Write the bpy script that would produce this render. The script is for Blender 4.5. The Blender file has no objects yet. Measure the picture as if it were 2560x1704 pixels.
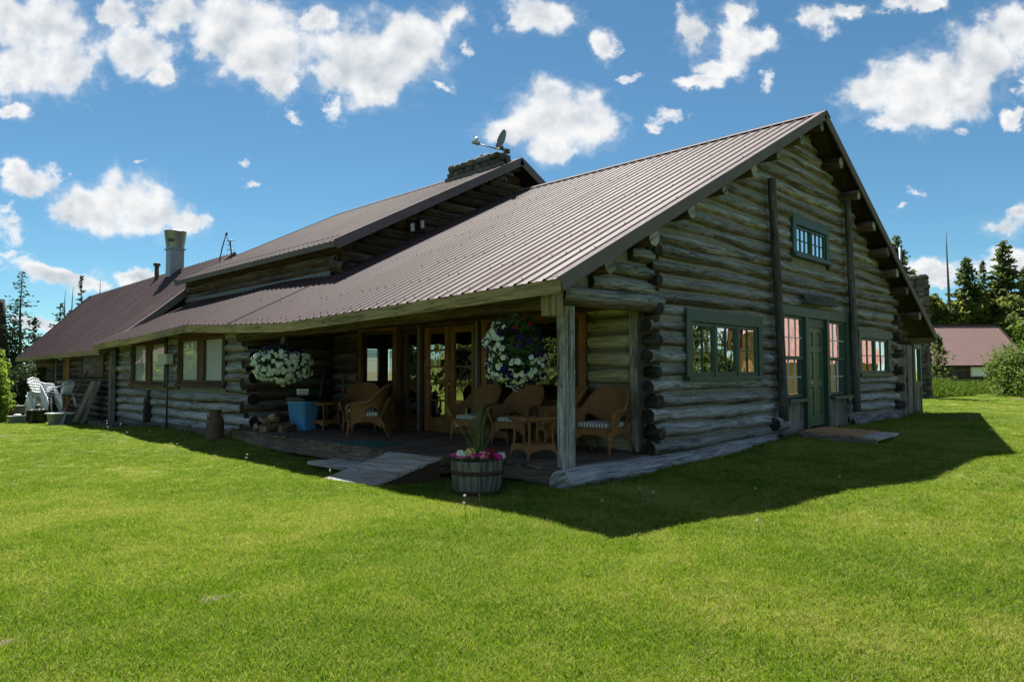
import bpy, math, random
import numpy as np
from mathutils import Vector, Matrix
random.seed(7)
RNG = np.random.default_rng(11)
scene = bpy.context.scene
COL = scene.collection
PI = math.pi
R = math.radians

# ------------------------------------------------------------------ node helpers
class NT:
    def __init__(s, nt):
        s.nt = nt; s.N = nt.nodes; s.L = nt.links
    def n(s, typ, **kw):
        nd = s.N.new(typ)
        ins = kw.pop('ins', {})
        for k, v in kw.items(): setattr(nd, k, v)
        for k, v in ins.items(): s.set(nd.inputs[k], v)
        return nd
    def set(s, sock, v):
        if isinstance(v, bpy.types.NodeSocket): s.L.new(v, sock)
        elif isinstance(v, bpy.types.Node): s.L.new(v.outputs[0], sock)
        else:
            if isinstance(v, tuple) and len(v) == 3 and sock.type == 'RGBA': v = (*v, 1)
            sock.default_value = v
    def math(s, op, a, b=0.0, c=0.0, clamp=False):
        nd = s.N.new('ShaderNodeMath'); nd.operation = op; nd.use_clamp = clamp
        s.set(nd.inputs[0], a); s.set(nd.inputs[1], b); s.set(nd.inputs[2], c)
        return nd.outputs[0]
    def vmath(s, op, a, b=(0, 0, 0), c=(0, 0, 0)):
        nd = s.N.new('ShaderNodeVectorMath'); nd.operation = op
        s.set(nd.inputs[0], a); s.set(nd.inputs[1], b); s.set(nd.inputs[2], c)
        return nd
    def mix(s, f, a, b, blend='MIX'):
        nd = s.N.new('ShaderNodeMix'); nd.data_type = 'RGBA'; nd.blend_type = blend
        s.set(nd.inputs[0], f); s.set(nd.inputs[6], a); s.set(nd.inputs[7], b)
        return nd.outputs[2]
    def ramp(s, f, stops):
        nd = s.N.new('ShaderNodeValToRGB')
        cr = nd.color_ramp
        while len(cr.elements) < len(stops): cr.elements.new(0.5)
        for e, (p, c) in zip(cr.elements, stops):
            e.position = p
            e.color = (c, c, c, 1) if isinstance(c, (int, float)) else (*c, 1)
        s.set(nd.inputs[0], f)
        return nd.outputs[0]
    def noise(s, vec, scale, detail=4.0, rough=0.55, dist=0.0):
        nd = s.n('ShaderNodeTexNoise', ins={'Scale': scale, 'Detail': detail, 'Roughness': rough, 'Distortion': dist})
        if vec is not None: s.set(nd.inputs['Vector'], vec)
        return nd.outputs[0]
    def mapping(s, vec, scale=(1, 1, 1), loc=(0, 0, 0)):
        nd = s.n('ShaderNodeMapping', ins={'Scale': scale, 'Location': loc}); s.set(nd.inputs['Vector'], vec)
        return nd.outputs[0]
    def rng(s, v, a, b, c, d):
        nd = s.n('ShaderNodeMapRange', ins={1: a, 2: b, 3: c, 4: d}); s.set(nd.inputs[0], v)
        return nd.outputs[0]

def new_mat(name):
    m = bpy.data.materials.new(name); m.use_nodes = True
    t = NT(m.node_tree); t.N.clear()
    out = t.n('ShaderNodeOutputMaterial')
    return m, t, out

def principled(t, out, color, rough=0.7, metal=0.0, bump=None, bstr=0.4, bdist=0.02, spec=0.4):
    p = t.n('ShaderNodeBsdfPrincipled', ins={'Base Color': color, 'Roughness': rough, 'Metallic': metal, 'Specular IOR Level': spec})
    if bump is not None:
        b = t.n('ShaderNodeBump', ins={'Strength': bstr, 'Distance': bdist, 'Height': bump})
        t.L.new(b.outputs[0], p.inputs['Normal'])
    t.L.new(p.outputs[0], out.inputs[0])
    return p

def attr(t, name):
    return t.n('ShaderNodeAttribute', attribute_name=name)

def wood_mat(name, dark, mid, light, grey=None, greyamt=0.0, rough=0.85, topgrey=False, grain=1.0, bstr=0.5, val=(0.7, 1.3)):
    m, t, out = new_mat(name)
    uv = t.n('ShaderNodeUVMap', uv_map='UVMap').outputs[0]
    rnd = attr(t, 'rnd').outputs['Fac']
    off = t.n('ShaderNodeCombineXYZ', ins={'X': t.math('MULTIPLY', rnd, 37.0), 'Y': t.math('MULTIPLY', rnd, 91.0), 'Z': t.math('MULTIPLY', rnd, 53.0)})
    v = t.vmath('ADD', uv, off.outputs[0]).outputs[0]
    g1 = t.noise(t.mapping(v, (2.2 * grain, 34 * grain, 1)), 1.0, 7, 0.72, 0.5)
    g2 = t.noise(t.mapping(v, (0.9, 3.5, 1)), 1.0, 4, 0.6, 0.6)
    crk = t.noise(t.mapping(v, (0.8 * grain, 11 * grain, 1)), 1.0, 3, 0.5, 0.8)
    crack = t.math('SUBTRACT', 1.0, t.math('MULTIPLY', t.math('ABSOLUTE', t.math('SUBTRACT', crk, 0.5)), 46.0, clamp=True), clamp=True)
    crk2 = t.noise(t.mapping(v, (1.6 * grain, 24 * grain, 1), (5, 7, 0)), 1.0, 3, 0.5, 1.0)
    crack2 = t.math('SUBTRACT', 1.0, t.math('MULTIPLY', t.math('ABSOLUTE', t.math('SUBTRACT', crk2, 0.47)), 30.0, clamp=True), clamp=True)
    crack = t.math('MAXIMUM', crack, t.math('MULTIPLY', crack2, 0.6))
    crack = t.math('MULTIPLY', crack, t.rng(t.noise(t.mapping(v, (0.5, 1.5, 1), (9, 3, 0)), 1.0, 2), 0.36, 0.52, 0, 1))
    f = t.math('ADD', t.math('MULTIPLY', g1, 0.75), t.math('MULTIPLY', g2, 0.4))
    c = t.ramp(f, [(0.43, dark), (0.57, mid), (0.71, light)])
    if grey is not None:
        if topgrey:
            geo = t.n('ShaderNodeNewGeometry')
            nz = t.n('ShaderNodeSeparateXYZ', ins={0: geo.outputs['Normal']}).outputs[2]
            w = t.math('ADD', t.math('MULTIPLY', nz, 1.15), t.math('ADD', t.math('MULTIPLY', g2, 2.0), greyamt - 0.92))
            w = t.math('ADD', w, t.math('MULTIPLY', t.math('SUBTRACT', rnd, 0.5), 0.35))
            gz = t.n('ShaderNodeSeparateXYZ', ins={0: geo.outputs['Position']}).outputs[2]
            w = t.math('ADD', w, t.rng(gz, 1.0, 5.0, 0.3, -0.18), clamp=True)
        else:
            w = t.rng(g2, 0.62 - greyamt * 0.5, 0.78 - greyamt * 0.5, 0, 1)
        gc = t.mix(t.rng(g1, .3, .7, 0, 1), tuple(x * 0.38 for x in grey), tuple(min(1, x * 1.4) for x in grey))
        c = t.mix(w, c, gc)
    c = t.mix(t.math('MULTIPLY', crack, 0.85), c, (0.012, 0.010, 0.008))
    vr = t.rng(rnd, 0, 1, val[0], val[1])
    hs = t.n('ShaderNodeHueSaturation', ins={'Value': vr, 'Color': c})
    h = t.math('SUBTRACT', t.math('MULTIPLY', g1, 0.5), crack)
    principled(t, out, hs.outputs[0], rough, 0, h, bstr, 0.015, 0.25)
    return m

def plain_mat(name, color, rough=0.6, metal=0.0, var=0.25, scale=6.0, bstr=0.15, spec=0.4, tint=None):
    m, t, out = new_mat(name)
    tc = t.n('ShaderNodeTexCoord').outputs['Object']
    n = t.noise(tc, scale, 6, 0.6)
    n2 = t.noise(tc, scale * 7, 4, 0.6)
    lo = tuple(c * (1 - var) for c in color); hi = tuple(min(1, c * (1 + var)) for c in color)
    c = t.mix(n, lo, hi)
    if tint is not None:
        c = t.mix(t.rng(n2, 0.52, 0.7, 0, 0.8), c, tint)
    principled(t, out, c, t.rng(n2, 0.3, 0.7, rough * 0.85, min(1, rough * 1.15)), metal, n2, bstr, 0.01, spec)
    return m

def leaf_mat(name, dark, light, trans=0.35, tcol=None, world_patch=False, rough=0.55):
    m, t, out = new_mat(name)
    rnd = attr(t, 'rnd').outputs['Fac']
    geo = t.n('ShaderNodeNewGeometry').outputs['Position']
    n = t.noise(geo, 0.8, 3, 0.6)
    f = t.math('ADD', t.math('MULTIPLY', rnd, 0.6), t.math('MULTIPLY', n, 0.5))
    c = t.mix(f, dark, light)
    d = t.n('ShaderNodeBsdfPrincipled', ins={'Base Color': c, 'Roughness': max(rough, .65), 'Specular IOR Level': 0.12})
    tc = t.mix(0.5, c, tcol if tcol else light)
    tr = t.n('ShaderNodeBsdfTranslucent', ins={'Color': tc})
    mx = t.n('ShaderNodeMixShader', ins={0: trans}); t.L.new(d.outputs[0], mx.inputs[1]); t.L.new(tr.outputs[0], mx.inputs[2])
    t.L.new(mx.outputs[0], out.inputs[0])
    return m

M = {}
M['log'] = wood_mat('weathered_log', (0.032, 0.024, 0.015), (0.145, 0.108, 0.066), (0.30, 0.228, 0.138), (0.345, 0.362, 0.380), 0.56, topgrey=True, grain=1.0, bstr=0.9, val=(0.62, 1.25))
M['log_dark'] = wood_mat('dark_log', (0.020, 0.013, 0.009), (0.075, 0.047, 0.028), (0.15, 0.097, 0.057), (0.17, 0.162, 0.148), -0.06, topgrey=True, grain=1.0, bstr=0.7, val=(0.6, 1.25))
M['log_cream'] = wood_mat('cream_log', (0.22, 0.19, 0.12), (0.42, 0.36, 0.24), (0.54, 0.48, 0.34), grain=0.9, bstr=0.4, val=(0.85, 1.1))
M['log_end'] = wood_mat('log_end_grain', (0.008, 0.007, 0.006), (0.028, 0.023, 0.019), (0.075, 0.063, 0.052), (0.085, 0.085, 0.085), 0.1, grain=1.2, bstr=0.6, val=(0.5, 1.4))
M['chink'] = plain_mat('chinking', (0.175, 0.168, 0.145), 0.95, var=0.4, scale=4, bstr=0.5, tint=(0.10, 0.085, 0.06))
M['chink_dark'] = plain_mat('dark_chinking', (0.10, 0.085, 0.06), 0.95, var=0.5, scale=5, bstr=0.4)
M['darkwood'] = wood_mat('stained_wood', (0.02, 0.010, 0.005), (0.07, 0.034, 0.016), (0.13, 0.065, 0.03), rough=0.6, bstr=0.3)
M['brownwood'] = wood_mat('varnished_wood', (0.07, 0.03, 0.011), (0.21, 0.095, 0.034), (0.33, 0.165, 0.065), rough=0.45, bstr=0.3)
M['newwood'] = wood_mat('fresh_board', (0.16, 0.07, 0.02), (0.34, 0.17, 0.06), (0.46, 0.26, 0.10), rough=0.7, bstr=0.3)
M['greywood'] = wood_mat('grey_board', (0.07, 0.065, 0.058), (0.17, 0.16, 0.145), (0.28, 0.265, 0.24), rough=0.9, bstr=0.7)
M['post'] = wood_mat('porch_post_wood', (0.045, 0.028, 0.014), (0.15, 0.11, 0.07), (0.23, 0.19, 0.13), (0.34, 0.355, 0.34), 0.55, grain=1.2, bstr=0.6, val=(0.9, 1.1))
M['pole'] = wood_mat('dark_pole_wood', (0.022, 0.023, 0.022), (0.062, 0.064, 0.058), (0.12, 0.12, 0.108), rough=0.8, bstr=0.5)
M['deck'] = wood_mat('deck_board', (0.05, 0.037, 0.03), (0.14, 0.10, 0.08), (0.24, 0.18, 0.145), (0.17, 0.165, 0.16), 0.1, rough=0.75, bstr=0.6, val=(0.7, 1.25))
M['ramp'] = wood_mat('ramp_board', (0.18, 0.15, 0.125), (0.40, 0.34, 0.29), (0.55, 0.48, 0.42), (0.52, 0.54, 0.56), 0.25, rough=0.8, bstr=0.5, val=(0.65, 1.2))
M['fascia'] = wood_mat('eave_board', (0.15, 0.115, 0.045), (0.28, 0.215, 0.095), (0.36, 0.285, 0.14), rough=0.7, grain=0.6, bstr=0.25)
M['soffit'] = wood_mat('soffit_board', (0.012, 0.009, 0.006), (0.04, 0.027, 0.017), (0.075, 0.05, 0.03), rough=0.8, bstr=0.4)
M['green'] = plain_mat('green_paint', (0.024, 0.062, 0.042), 0.5, var=0.4, scale=5, bstr=0.2, tint=(0.05, 0.085, 0.066))
M['doorgreen'] = plain_mat('door_green_paint', (0.052, 0.108, 0.062), 0.42, var=0.25, scale=3, bstr=0.1)
M['brass'] = plain_mat('brass', (0.65, 0.45, 0.16), 0.25, 1.0, var=0.1)
M['white'] = plain_mat('white_paint', (0.55, 0.56, 0.55), 0.5, var=0.08)
M['blind'] = plain_mat('blind_slat', (0.80, 0.82, 0.78), 0.6, var=0.06)
M['galv'] = plain_mat('galvanised_steel', (0.24, 0.265, 0.295), 0.42, 0.6, var=0.25, scale=3, bstr=0.06)
M['steel'] = plain_mat('dark_steel', (0.06, 0.065, 0.07), 0.5, 0.4, var=0.3)
M['rimmetal'] = plain_mat('rake_trim_metal', (0.130, 0.112, 0.120), 0.8, 0.0, var=0.25, scale=2, bstr=0.08, spec=0.06)
M['flash'] = plain_mat('flashing_metal', (0.17, 0.185, 0.215), 0.5, 0.3, var=0.3, scale=4)
M['stone'] = None
M['blueplastic'] = plain_mat('blue_plastic', (0.10, 0.32, 0.62), 0.4, var=0.08, bstr=0.03)
M['blackplastic'] = plain_mat('black_plastic', (0.012, 0.012, 0.013), 0.35, var=0.2, bstr=0.05)
M['whiteplastic'] = plain_mat('white_plastic', (0.62, 0.66, 0.68), 0.35, var=0.06, bstr=0.03)
M['greyplastic'] = plain_mat('grey_plastic', (0.16, 0.18, 0.20), 0.5, var=0.15, bstr=0.05)
M['boxmetal'] = plain_mat('meter_box_metal', (0.42, 0.44, 0.38), 0.5, 0.2, var=0.15)
M['rust'] = plain_mat('rusty_steel', (0.105, 0.070, 0.042), 0.75, 0.2, var=0.6, scale=5, bstr=0.4, tint=(0.05, 0.045, 0.04))
M['hoop'] = plain_mat('rusty_hoop', (0.055, 0.032, 0.022), 0.8, 0.3, var=0.5, scale=9, bstr=0.4)
M['soil'] = plain_mat('soil', (0.03, 0.022, 0.015), 0.95, var=0.5, scale=20, bstr=0.8)
M['dirt'] = plain_mat('dry_dirt', (0.115, 0.085, 0.055), 0.95, var=0.35, scale=25, bstr=0.8)
M['greenmat'] = plain_mat('green_doormat', (0.025, 0.11, 0.085), 0.95, var=0.4, scale=60, bstr=0.9)
M['coir'] = plain_mat('coir_mat', (0.46, 0.25, 0.11), 0.98, var=0.3, scale=70, bstr=1.0)
M['cabinroof'] = plain_mat('cabin_metal_roof', (0.165, 0.098, 0.090), 0.55, 0.0, var=0.15, scale=.8, bstr=0.05)
M['redmetal'] = plain_mat('red_barn_roof', (0.21, 0.085, 0.062), 0.5, 0.0, var=0.25, scale=1.5, bstr=0.05)
M['tanwall'] = wood_mat('tan_board_wall', (0.28, 0.13, 0.045), (0.44, 0.23, 0.085), (0.52, 0.30, 0.12), rough=0.8, bstr=0.2)
M['bark'] = plain_mat('bark', (0.075, 0.058, 0.045), 0.95, var=0.5, scale=8, bstr=0.8)
M['snagbark'] = plain_mat('dark_snag_bark', (0.026, 0.021, 0.019), 0.95, var=0.5, scale=6, bstr=0.8)  # near-black bark tone for the broken snag
M['deadbark'] = plain_mat('dead_bark', (0.10, 0.09, 0.085), 0.95, var=0.4, scale=8, bstr=0.6)
M['splitwood'] = wood_mat('split_firewood', (0.10, 0.055, 0.03), (0.24, 0.14, 0.075), (0.38, 0.25, 0.15), (0.26, 0.25, 0.24), 0.15, rough=0.9, bstr=0.6)
M['needle'] = leaf_mat('spruce_needles', (0.022, 0.046, 0.018), (0.125, 0.165, 0.06), 0.48, (0.26, 0.32, 0.08))
M['needle_far'] = leaf_mat('pine_needles', (0.018, 0.038, 0.022), (0.06, 0.09, 0.045), 0.22, (0.10, 0.14, 0.05))
M['brightleaf'] = leaf_mat('bright_leaves', (0.045, 0.095, 0.012), (0.16, 0.26, 0.035), 0.45, (0.35, 0.45, 0.05))
M['oliveleaf'] = leaf_mat('willow_leaves', (0.028, 0.066, 0.010), (0.105, 0.170, 0.026), 0.36, (0.24, 0.33, 0.035))
M['forestleaf'] = leaf_mat('forest_leaves', (0.035, 0.058, 0.014), (0.15, 0.185, 0.045), 0.48, (0.32, 0.36, 0.07))
M['darkleaf'] = leaf_mat('dark_leaves', (0.010, 0.024, 0.008), (0.035, 0.065, 0.018), 0.3, (0.06, 0.10, 0.02))
M['plantleaf'] = leaf_mat('petunia_leaves', (0.015, 0.040, 0.012), (0.055, 0.105, 0.03), 0.35, (0.12, 0.20, 0.04))
M['spike'] = leaf_mat('spike_leaves', (0.06, 0.085, 0.03), (0.17, 0.20, 0.09), 0.3, (0.25, 0.30, 0.10))
M['tallgrass'] = leaf_mat('tall_grass_blades', (0.025, 0.065, 0.010), (0.085, 0.15, 0.022), 0.4, (0.20, 0.30, 0.03))
def petal(name, c1, c2): return leaf_mat(name, c1, c2, 0.3, c2, rough=0.7)
M['pwhite'] = petal('white_petals', (0.50, 0.57, 0.49), (0.78, 0.82, 0.74))
M['ppurple'] = petal('purple_petals', (0.012, 0.006, 0.05), (0.045, 0.02, 0.13))
M['pred'] = petal('red_petals', (0.20, 0.008, 0.015), (0.40, 0.02, 0.03))
M['ppink'] = petal('pink_petals', (0.55, 0.05, 0.22), (0.80, 0.18, 0.40))
M['pmagenta'] = petal('magenta_petals', (0.50, 0.02, 0.22), (0.72, 0.05, 0.36))
M['psalmon'] = petal('salmon_petals', (0.65, 0.16, 0.22), (0.85, 0.32, 0.38))
M['pyellow'] = petal('yellow_petals', (0.60, 0.50, 0.10), (0.80, 0.72, 0.25))
M['puff'] = petal('seed_puff', (0.5, 0.48, 0.42), (0.7, 0.68, 0.62))

def mk_roof():
    m, t, out = new_mat('brown_metal_roofing')
    tc = t.n('ShaderNodeTexCoord').outputs['Object']
    n = t.noise(t.mapping(tc, (0.5, 3.0, 0.5)), 1.0, 5, 0.6)
    n2 = t.noise(tc, 30, 3, 0.6)
    st = t.noise(t.mapping(tc, (0.35, 9, 0.35)), 1.0, 4, 0.6)
    c = t.ramp(n, [(0.3, (0.040, 0.024, 0.026)), (0.7, (0.064, 0.042, 0.045))])
    c = t.mix(t.rng(st, 0.55, 0.72, 0, 0.55), c, (0.055, 0.030, 0.026))
    c = t.mix(t.rng(n2, 0.62, 0.75, 0, 0.3), c, (0.17, 0.14, 0.135))
    principled(t, out, c, t.rng(n, 0.3, 0.7, 0.50, 0.68), 0.0, n2, 0.05, 0.005, 0.11)
    return m
M['roof'] = mk_roof()

def mk_stone():
    m, t, out = new_mat('field_stone')
    tc = t.n('ShaderNodeTexCoord').outputs['Object']
    rnd = attr(t, 'rnd').outputs['Fac']
    n = t.noise(tc, 5, 6, 0.65)
    c = t.ramp(n, [(0.3, (0.04, 0.038, 0.036)), (0.55, (0.115, 0.108, 0.10)), (0.75, (0.21, 0.20, 0.18))])
    hs = t.n('ShaderNodeHueSaturation', ins={'Value': t.rng(rnd, 0, 1, 0.6, 1.35), 'Color': c})
    principled(t, out, hs.outputs[0], 0.92, 0, t.noise(tc, 18, 5, 0.6), 0.8, 0.02, 0.2)
    return m
M['stone'] = mk_stone()
M['mortar'] = plain_mat('mortar', (0.10, 0.095, 0.085), 0.95, var=0.3, scale=12, bstr=0.5)

def mk_glass(name, tint=0.75, boost=1.6):
    m, t, out = new_mat(name)
    tc = t.n('ShaderNodeTexCoord').outputs['Object']
    n = t.noise(tc, 1.6, 2, 0.5)
    b = t.n('ShaderNodeBump', ins={'Strength': 0.14, 'Distance': 0.05, 'Height': n})
    tr = t.n('ShaderNodeBsdfTransparent', ins={'Color': (tint, tint * 1.01, tint)})
    gl = t.n('ShaderNodeBsdfGlossy', ins={'Color': (1, 1, 1), 'Roughness': 0.0}); t.L.new(b.outputs[0], gl.inputs['Normal'])
    fr = t.n('ShaderNodeFresnel', ins={'IOR': 1.52})
    bf = t.n('ShaderNodeNewGeometry').outputs['Backfacing']
    mx = t.n('ShaderNodeMixShader', ins={0: t.math('MULTIPLY', t.math('MULTIPLY', fr.outputs[0], boost, clamp=True), t.math('SUBTRACT', 1.0, bf))})
    t.L.new(tr.outputs[0], mx.inputs[1]); t.L.new(gl.outputs[0], mx.inputs[2]); t.L.new(mx.outputs[0], out.inputs[0])
    return m
M['glass'] = mk_glass('window_glass', 0.7, 6.5)
M['glass_blind'] = mk_glass('blind_window_glass', .9, 2.0)
M['glass_clear'] = mk_glass('clear_window_glass', 0.8, 2.2)

def mk_wicker():
    m, t, out = new_mat('brown_wicker')
    uv = t.n('ShaderNodeUVMap', uv_map='UVMap').outputs[0]
    sp = t.n('ShaderNodeSeparateXYZ', ins={0: uv})
    u = t.math('MULTIPLY', sp.outputs[0], 2 * PI / 0.034); v = t.math('MULTIPLY', sp.outputs[1], 2 * PI / 0.022)
    w = t.math('MULTIPLY', t.math('SINE', u), t.math('SINE', v))
    w2 = t.math('ADD', t.math('MULTIPLY', w, 0.5), 0.5)
    tc = t.n('ShaderNodeTexCoord').outputs['Object']
    n = t.noise(tc, 8, 4, 0.6)
    c = t.ramp(w2, [(0.08, (0.06, 0.026, 0.010)), (0.45, (0.32, 0.15, 0.052)), (0.95, (0.52, 0.27, 0.10))])
    c = t.mix(t.rng(n, 0.3, 0.7, 0.0, 0.5), c, (0.16, 0.065, 0.02))
    principled(t, out, c, 0.5, 0, w2, 0.9, 0.012, 0.4)
    return m
M['wicker'] = mk_wicker()

def mk_stripe():
    m, t, out = new_mat('striped_cushion')
    uv = t.n('ShaderNodeUVMap', uv_map='UVMap').outputs[0]
    sp = t.n('ShaderNodeSeparateXYZ', ins={0: uv})
    s = t.math('FRACT', t.math('MULTIPLY', sp.outputs[0], 11.0))
    f = t.ramp(s, [(0.0, 0.0), (0.52, 0.0), (0.56, 1.0), (0.70, 1.0), (0.73, 0.3), (0.82, 0.3), (0.85, 1.0), (0.96, 1.0)])
    c = t.mix(f, (0.58, 0.56, 0.52), (0.022, 0.024, 0.05))
    tc = t.n('ShaderNodeTexCoord').outputs['Object']
    principled(t, out, c, 0.95, 0, t.noise(tc, 300, 2), 0.3, 0.003, 0.15)
    return m
M['cushion'] = mk_stripe()

def mk_barrel():
    return wood_mat('barrel_stave', (0.04, 0.04, 0.036), (0.125, 0.125, 0.11), (0.22, 0.22, 0.195), (0.10, 0.08, 0.06), 0.1, rough=0.85, bstr=0.6, val=(0.75, 1.2))
M['barrel'] = mk_barrel()

# ------------------------------------------------------------------ mesh builder
class MB:
    def __init__(s):
        s.v = []; s.f = []; s.uv = []; s.r = []; s.mi = []; s.sm = []
    def face(s, idx, uvs=None, rnd=0.5, mi=0, smooth=False):
        s.f.append(tuple(idx)); s.uv.append(uvs if uvs else [(0, 0)] * len(idx)); s.r.append(rnd); s.mi.append(mi); s.sm.append(smooth)
    def box(s, c, size, rot=None, rnd=None, mi=0, jitter=0.0, taper=None):
        """box centred at c; size (x,y,z); rot 3x3 Matrix"""
        if rnd is None: rnd = random.random()
        hx, hy, hz = size[0] / 2, size[1] / 2, size[2] / 2
        b = len(s.v); c = Vector(c)
        P = []
        for sx, sy, sz in ((-1,-1,-1),(1,-1,-1),(1,1,-1),(-1,1,-1),(-1,-1,1),(1,-1,1),(1,1,1),(-1,1,1)):
            p = Vector((sx*hx, sy*hy, sz*hz))
            if taper and sz > 0: p.x *= taper; p.y *= taper
            if jitter: p += Vector([random.uniform(-jitter, jitter) for _ in range(3)])
            P.append(p.copy())
            if rot is not None: p = rot @ p
            s.v.append(tuple(c + p))
        ax = max(range(3), key=lambda i: size[i])
        for q in ((0,3,2,1),(4,5,6,7),(0,1,5,4),(1,2,6,5),(2,3,7,6),(3,0,4,7)):
            n = (P[q[1]] - P[q[0]]).cross(P[q[2]] - P[q[1]])
            na = max(range(3), key=lambda i: abs(n[i]))
            o = [i for i in range(3) if i != na]
            if ax in o: ua = ax; va = [i for i in o if i != ax][0]
            else: ua, va = o
            s.face([b + i for i in q], [(P[i][ua], P[i][va] + na * 0.31) for i in q], rnd, mi)
    def bx(s, x0, x1, y0, y1, z0, z1, **k):
        s.box(((x0+x1)/2, (y0+y1)/2, (z0+z1)/2), (abs(x1-x0), abs(y1-y0), abs(z1-z0)), **k)
    def tube(s, pts, rad, sides=10, caps=True, rnd=None, mi=0, capmi=None, smooth=True, wob=0.0, flat=None):
        if rnd is None: rnd = random.random()
        pts = [Vector(p) for p in pts]; n = len(pts)
        if not hasattr(rad, '__len__'): rad = [rad] * n
        b = len(s.v); L = 0.0; lens = []
        prevn = None
        ph = random.uniform(0, 6.28)
        for i, p in enumerate(pts):
            d = (pts[min(i+1, n-1)] - pts[max(i-1, 0)])
            if d.length < 1e-9: d = Vector((0, 0, 1))
            d.normalize()
            if prevn is None:
                ref = Vector((0, 0, 1)) if abs(d.z) < 0.9 else Vector((1, 0, 0))
                a = d.cross(ref).normalized()
            else:
                a = (prevn - d * prevn.dot(d)).normalized()
            prevn = a; bt = d.cross(a)
            if i: L += (p - pts[i-1]).length
            lens.append(L)
            for k in range(sides):
                th = 2 * PI * k / sides
                rr = rad[i] * (1 + (wob * math.sin(2 * th + ph + L * 1.3) if wob else 0))
                s.v.append(tuple(p + (a * math.cos(th) + bt * math.sin(th)) * rr))
        for i in range(n - 1):
            for k in range(sides):
                k2 = (k + 1) % sides
                r0 = 2 * PI * max(rad[0], 1e-3) / sides
                s.face([b+i*sides+k, b+i*sides+k2, b+(i+1)*sides+k2, b+(i+1)*sides+k],
                       [(lens[i], k*r0), (lens[i], (k+1)*r0), (lens[i+1], (k+1)*r0), (lens[i+1], k*r0)], rnd, mi, smooth)
        if caps:
            cm = mi if capmi is None else capmi
            for i, rev in ((0, True), (n-1, False)):
                ids = [b+i*sides+k for k in range(sides)]
                if rev: ids = ids[::-1]
                s.face(ids, [(math.cos(2*PI*k/sides)*0.1, math.sin(2*PI*k/sides)*0.1) for k in range(sides)], random.random(), cm)
    def grid(s, P, nu, nv, uv=None, rnd=None, mi=0, smooth=True, closeu=False, flip=False):
        """P list of nu*nv points indexed [i*nv+j]"""
        if rnd is None: rnd = random.random()
        b = len(s.v); s.v.extend([tuple(p) for p in P])
        for i in range(nu if closeu else nu - 1):
            i2 = (i + 1) % nu
            for j in range(nv - 1):
                q = [i*nv+j, i2*nv+j, i2*nv+j+1, i*nv+j+1]
                if flip: q = q[::-1]
                s.face([b + x for x in q], [uv[x] for x in q] if uv else None, rnd, mi, smooth)
    def lathe(s, prof, seg=24, c=(0, 0, 0), rnd=None, mi=0, smooth=True, capb=False, capt=False):
        P = []; U = []
        for i in range(seg):
            a = 2*PI*i/seg
            l = 0
            for j, (r, z) in enumerate(prof):
                if j: l += math.hypot(r-prof[j-1][0], z-prof[j-1][1])
                P.append((c[0]+r*math.cos(a), c[1]+r*math.sin(a), c[2]+z)); U.append((l, a*max(r, .05)))
        b = len(s.v)
        s.grid(P, seg, len(prof), U, rnd, mi, smooth, closeu=True)
        m = len(prof)
        if capb: s.face([b+i*m for i in range(seg)][::-1], None, 0.5, mi)
        if capt: s.face([b+i*m+m-1 for i in range(seg)], None, 0.5, mi)
    def build(s, name, mats, parent=None, loc=None):
        me = bpy.data.meshes.new(name)
        me.from_pydata(s.v, [], s.f)
        if not isinstance(mats, (list, tuple)): mats = [mats]
        for m in mats: me.materials.append(M[m] if isinstance(m, str) else m)
        uvl = me.uv_layers.new(name='UVMap')
        flat = np.array([c for f in s.uv for uv in f for c in uv], dtype=np.float32)
        uvl.data.foreach_set('uv', flat)
        at = me.attributes.new('rnd', 'FLOAT', 'FACE'); at.data.foreach_set('value', np.array(s.r, dtype=np.float32))
        me.polygons.foreach_set('material_index', np.array(s.mi, dtype=np.int32))
        me.polygons.foreach_set('use_smooth', np.array(s.sm, dtype=bool))
        me.update()
        o = bpy.data.objects.new(name, me); COL.objects.link(o)
        if parent is not None: o.parent = parent
        if loc is not None: o.location = loc
        return o

def quads_mesh(name, V, F, rnd, mat, parent=None, smooth=False):
    """V (n,3) float, F (m,k) int, rnd (m,)"""
    me = bpy.data.meshes.new(name)
    me.from_pydata(V.tolist(), [], F.tolist())
    me.materials.append(M[mat])
    at = me.attributes.new('rnd', 'FLOAT', 'FACE'); at.data.foreach_set('value', rnd.astype(np.float32))
    if smooth: me.polygons.foreach_set('use_smooth', np.ones(len(F), dtype=bool))
    me.update()
    o = bpy.data.objects.new(name, me); COL.objects.link(o)
    if parent is not None: o.parent = parent
    return o

def tag(o, label=None, cat=None, group=None, kind=None):
    if label: o['label'] = label
    if cat: o['category'] = cat
    if group: o['group'] = group
    if kind: o['kind'] = kind
    return o
def thing(name, label, cat, loc=(0, 0, 0), rz=0.0, group=None):
    o = bpy.data.objects.new(name, None); COL.objects.link(o)
    o.location = loc; o.rotation_euler = (0, 0, rz); o.empty_display_size = 0.2
    return tag(o, label, cat, group)
def dup(root, loc, rz=0.0, label=None, group=None, scale=None):
    r = root.copy(); COL.objects.link(r); r.location = loc; r.rotation_euler = (0, 0, rz)
    if label: r['label'] = label
    if group: r['group'] = group
    if scale is not None: r.scale = scale if isinstance(scale, tuple) else (scale,)*3
    for ch in list(root.children):
        c = ch.copy(); COL.objects.link(c); c.parent = r
        for g in list(ch.children):
            d = g.copy(); COL.objects.link(d); d.parent = c
    return r

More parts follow.
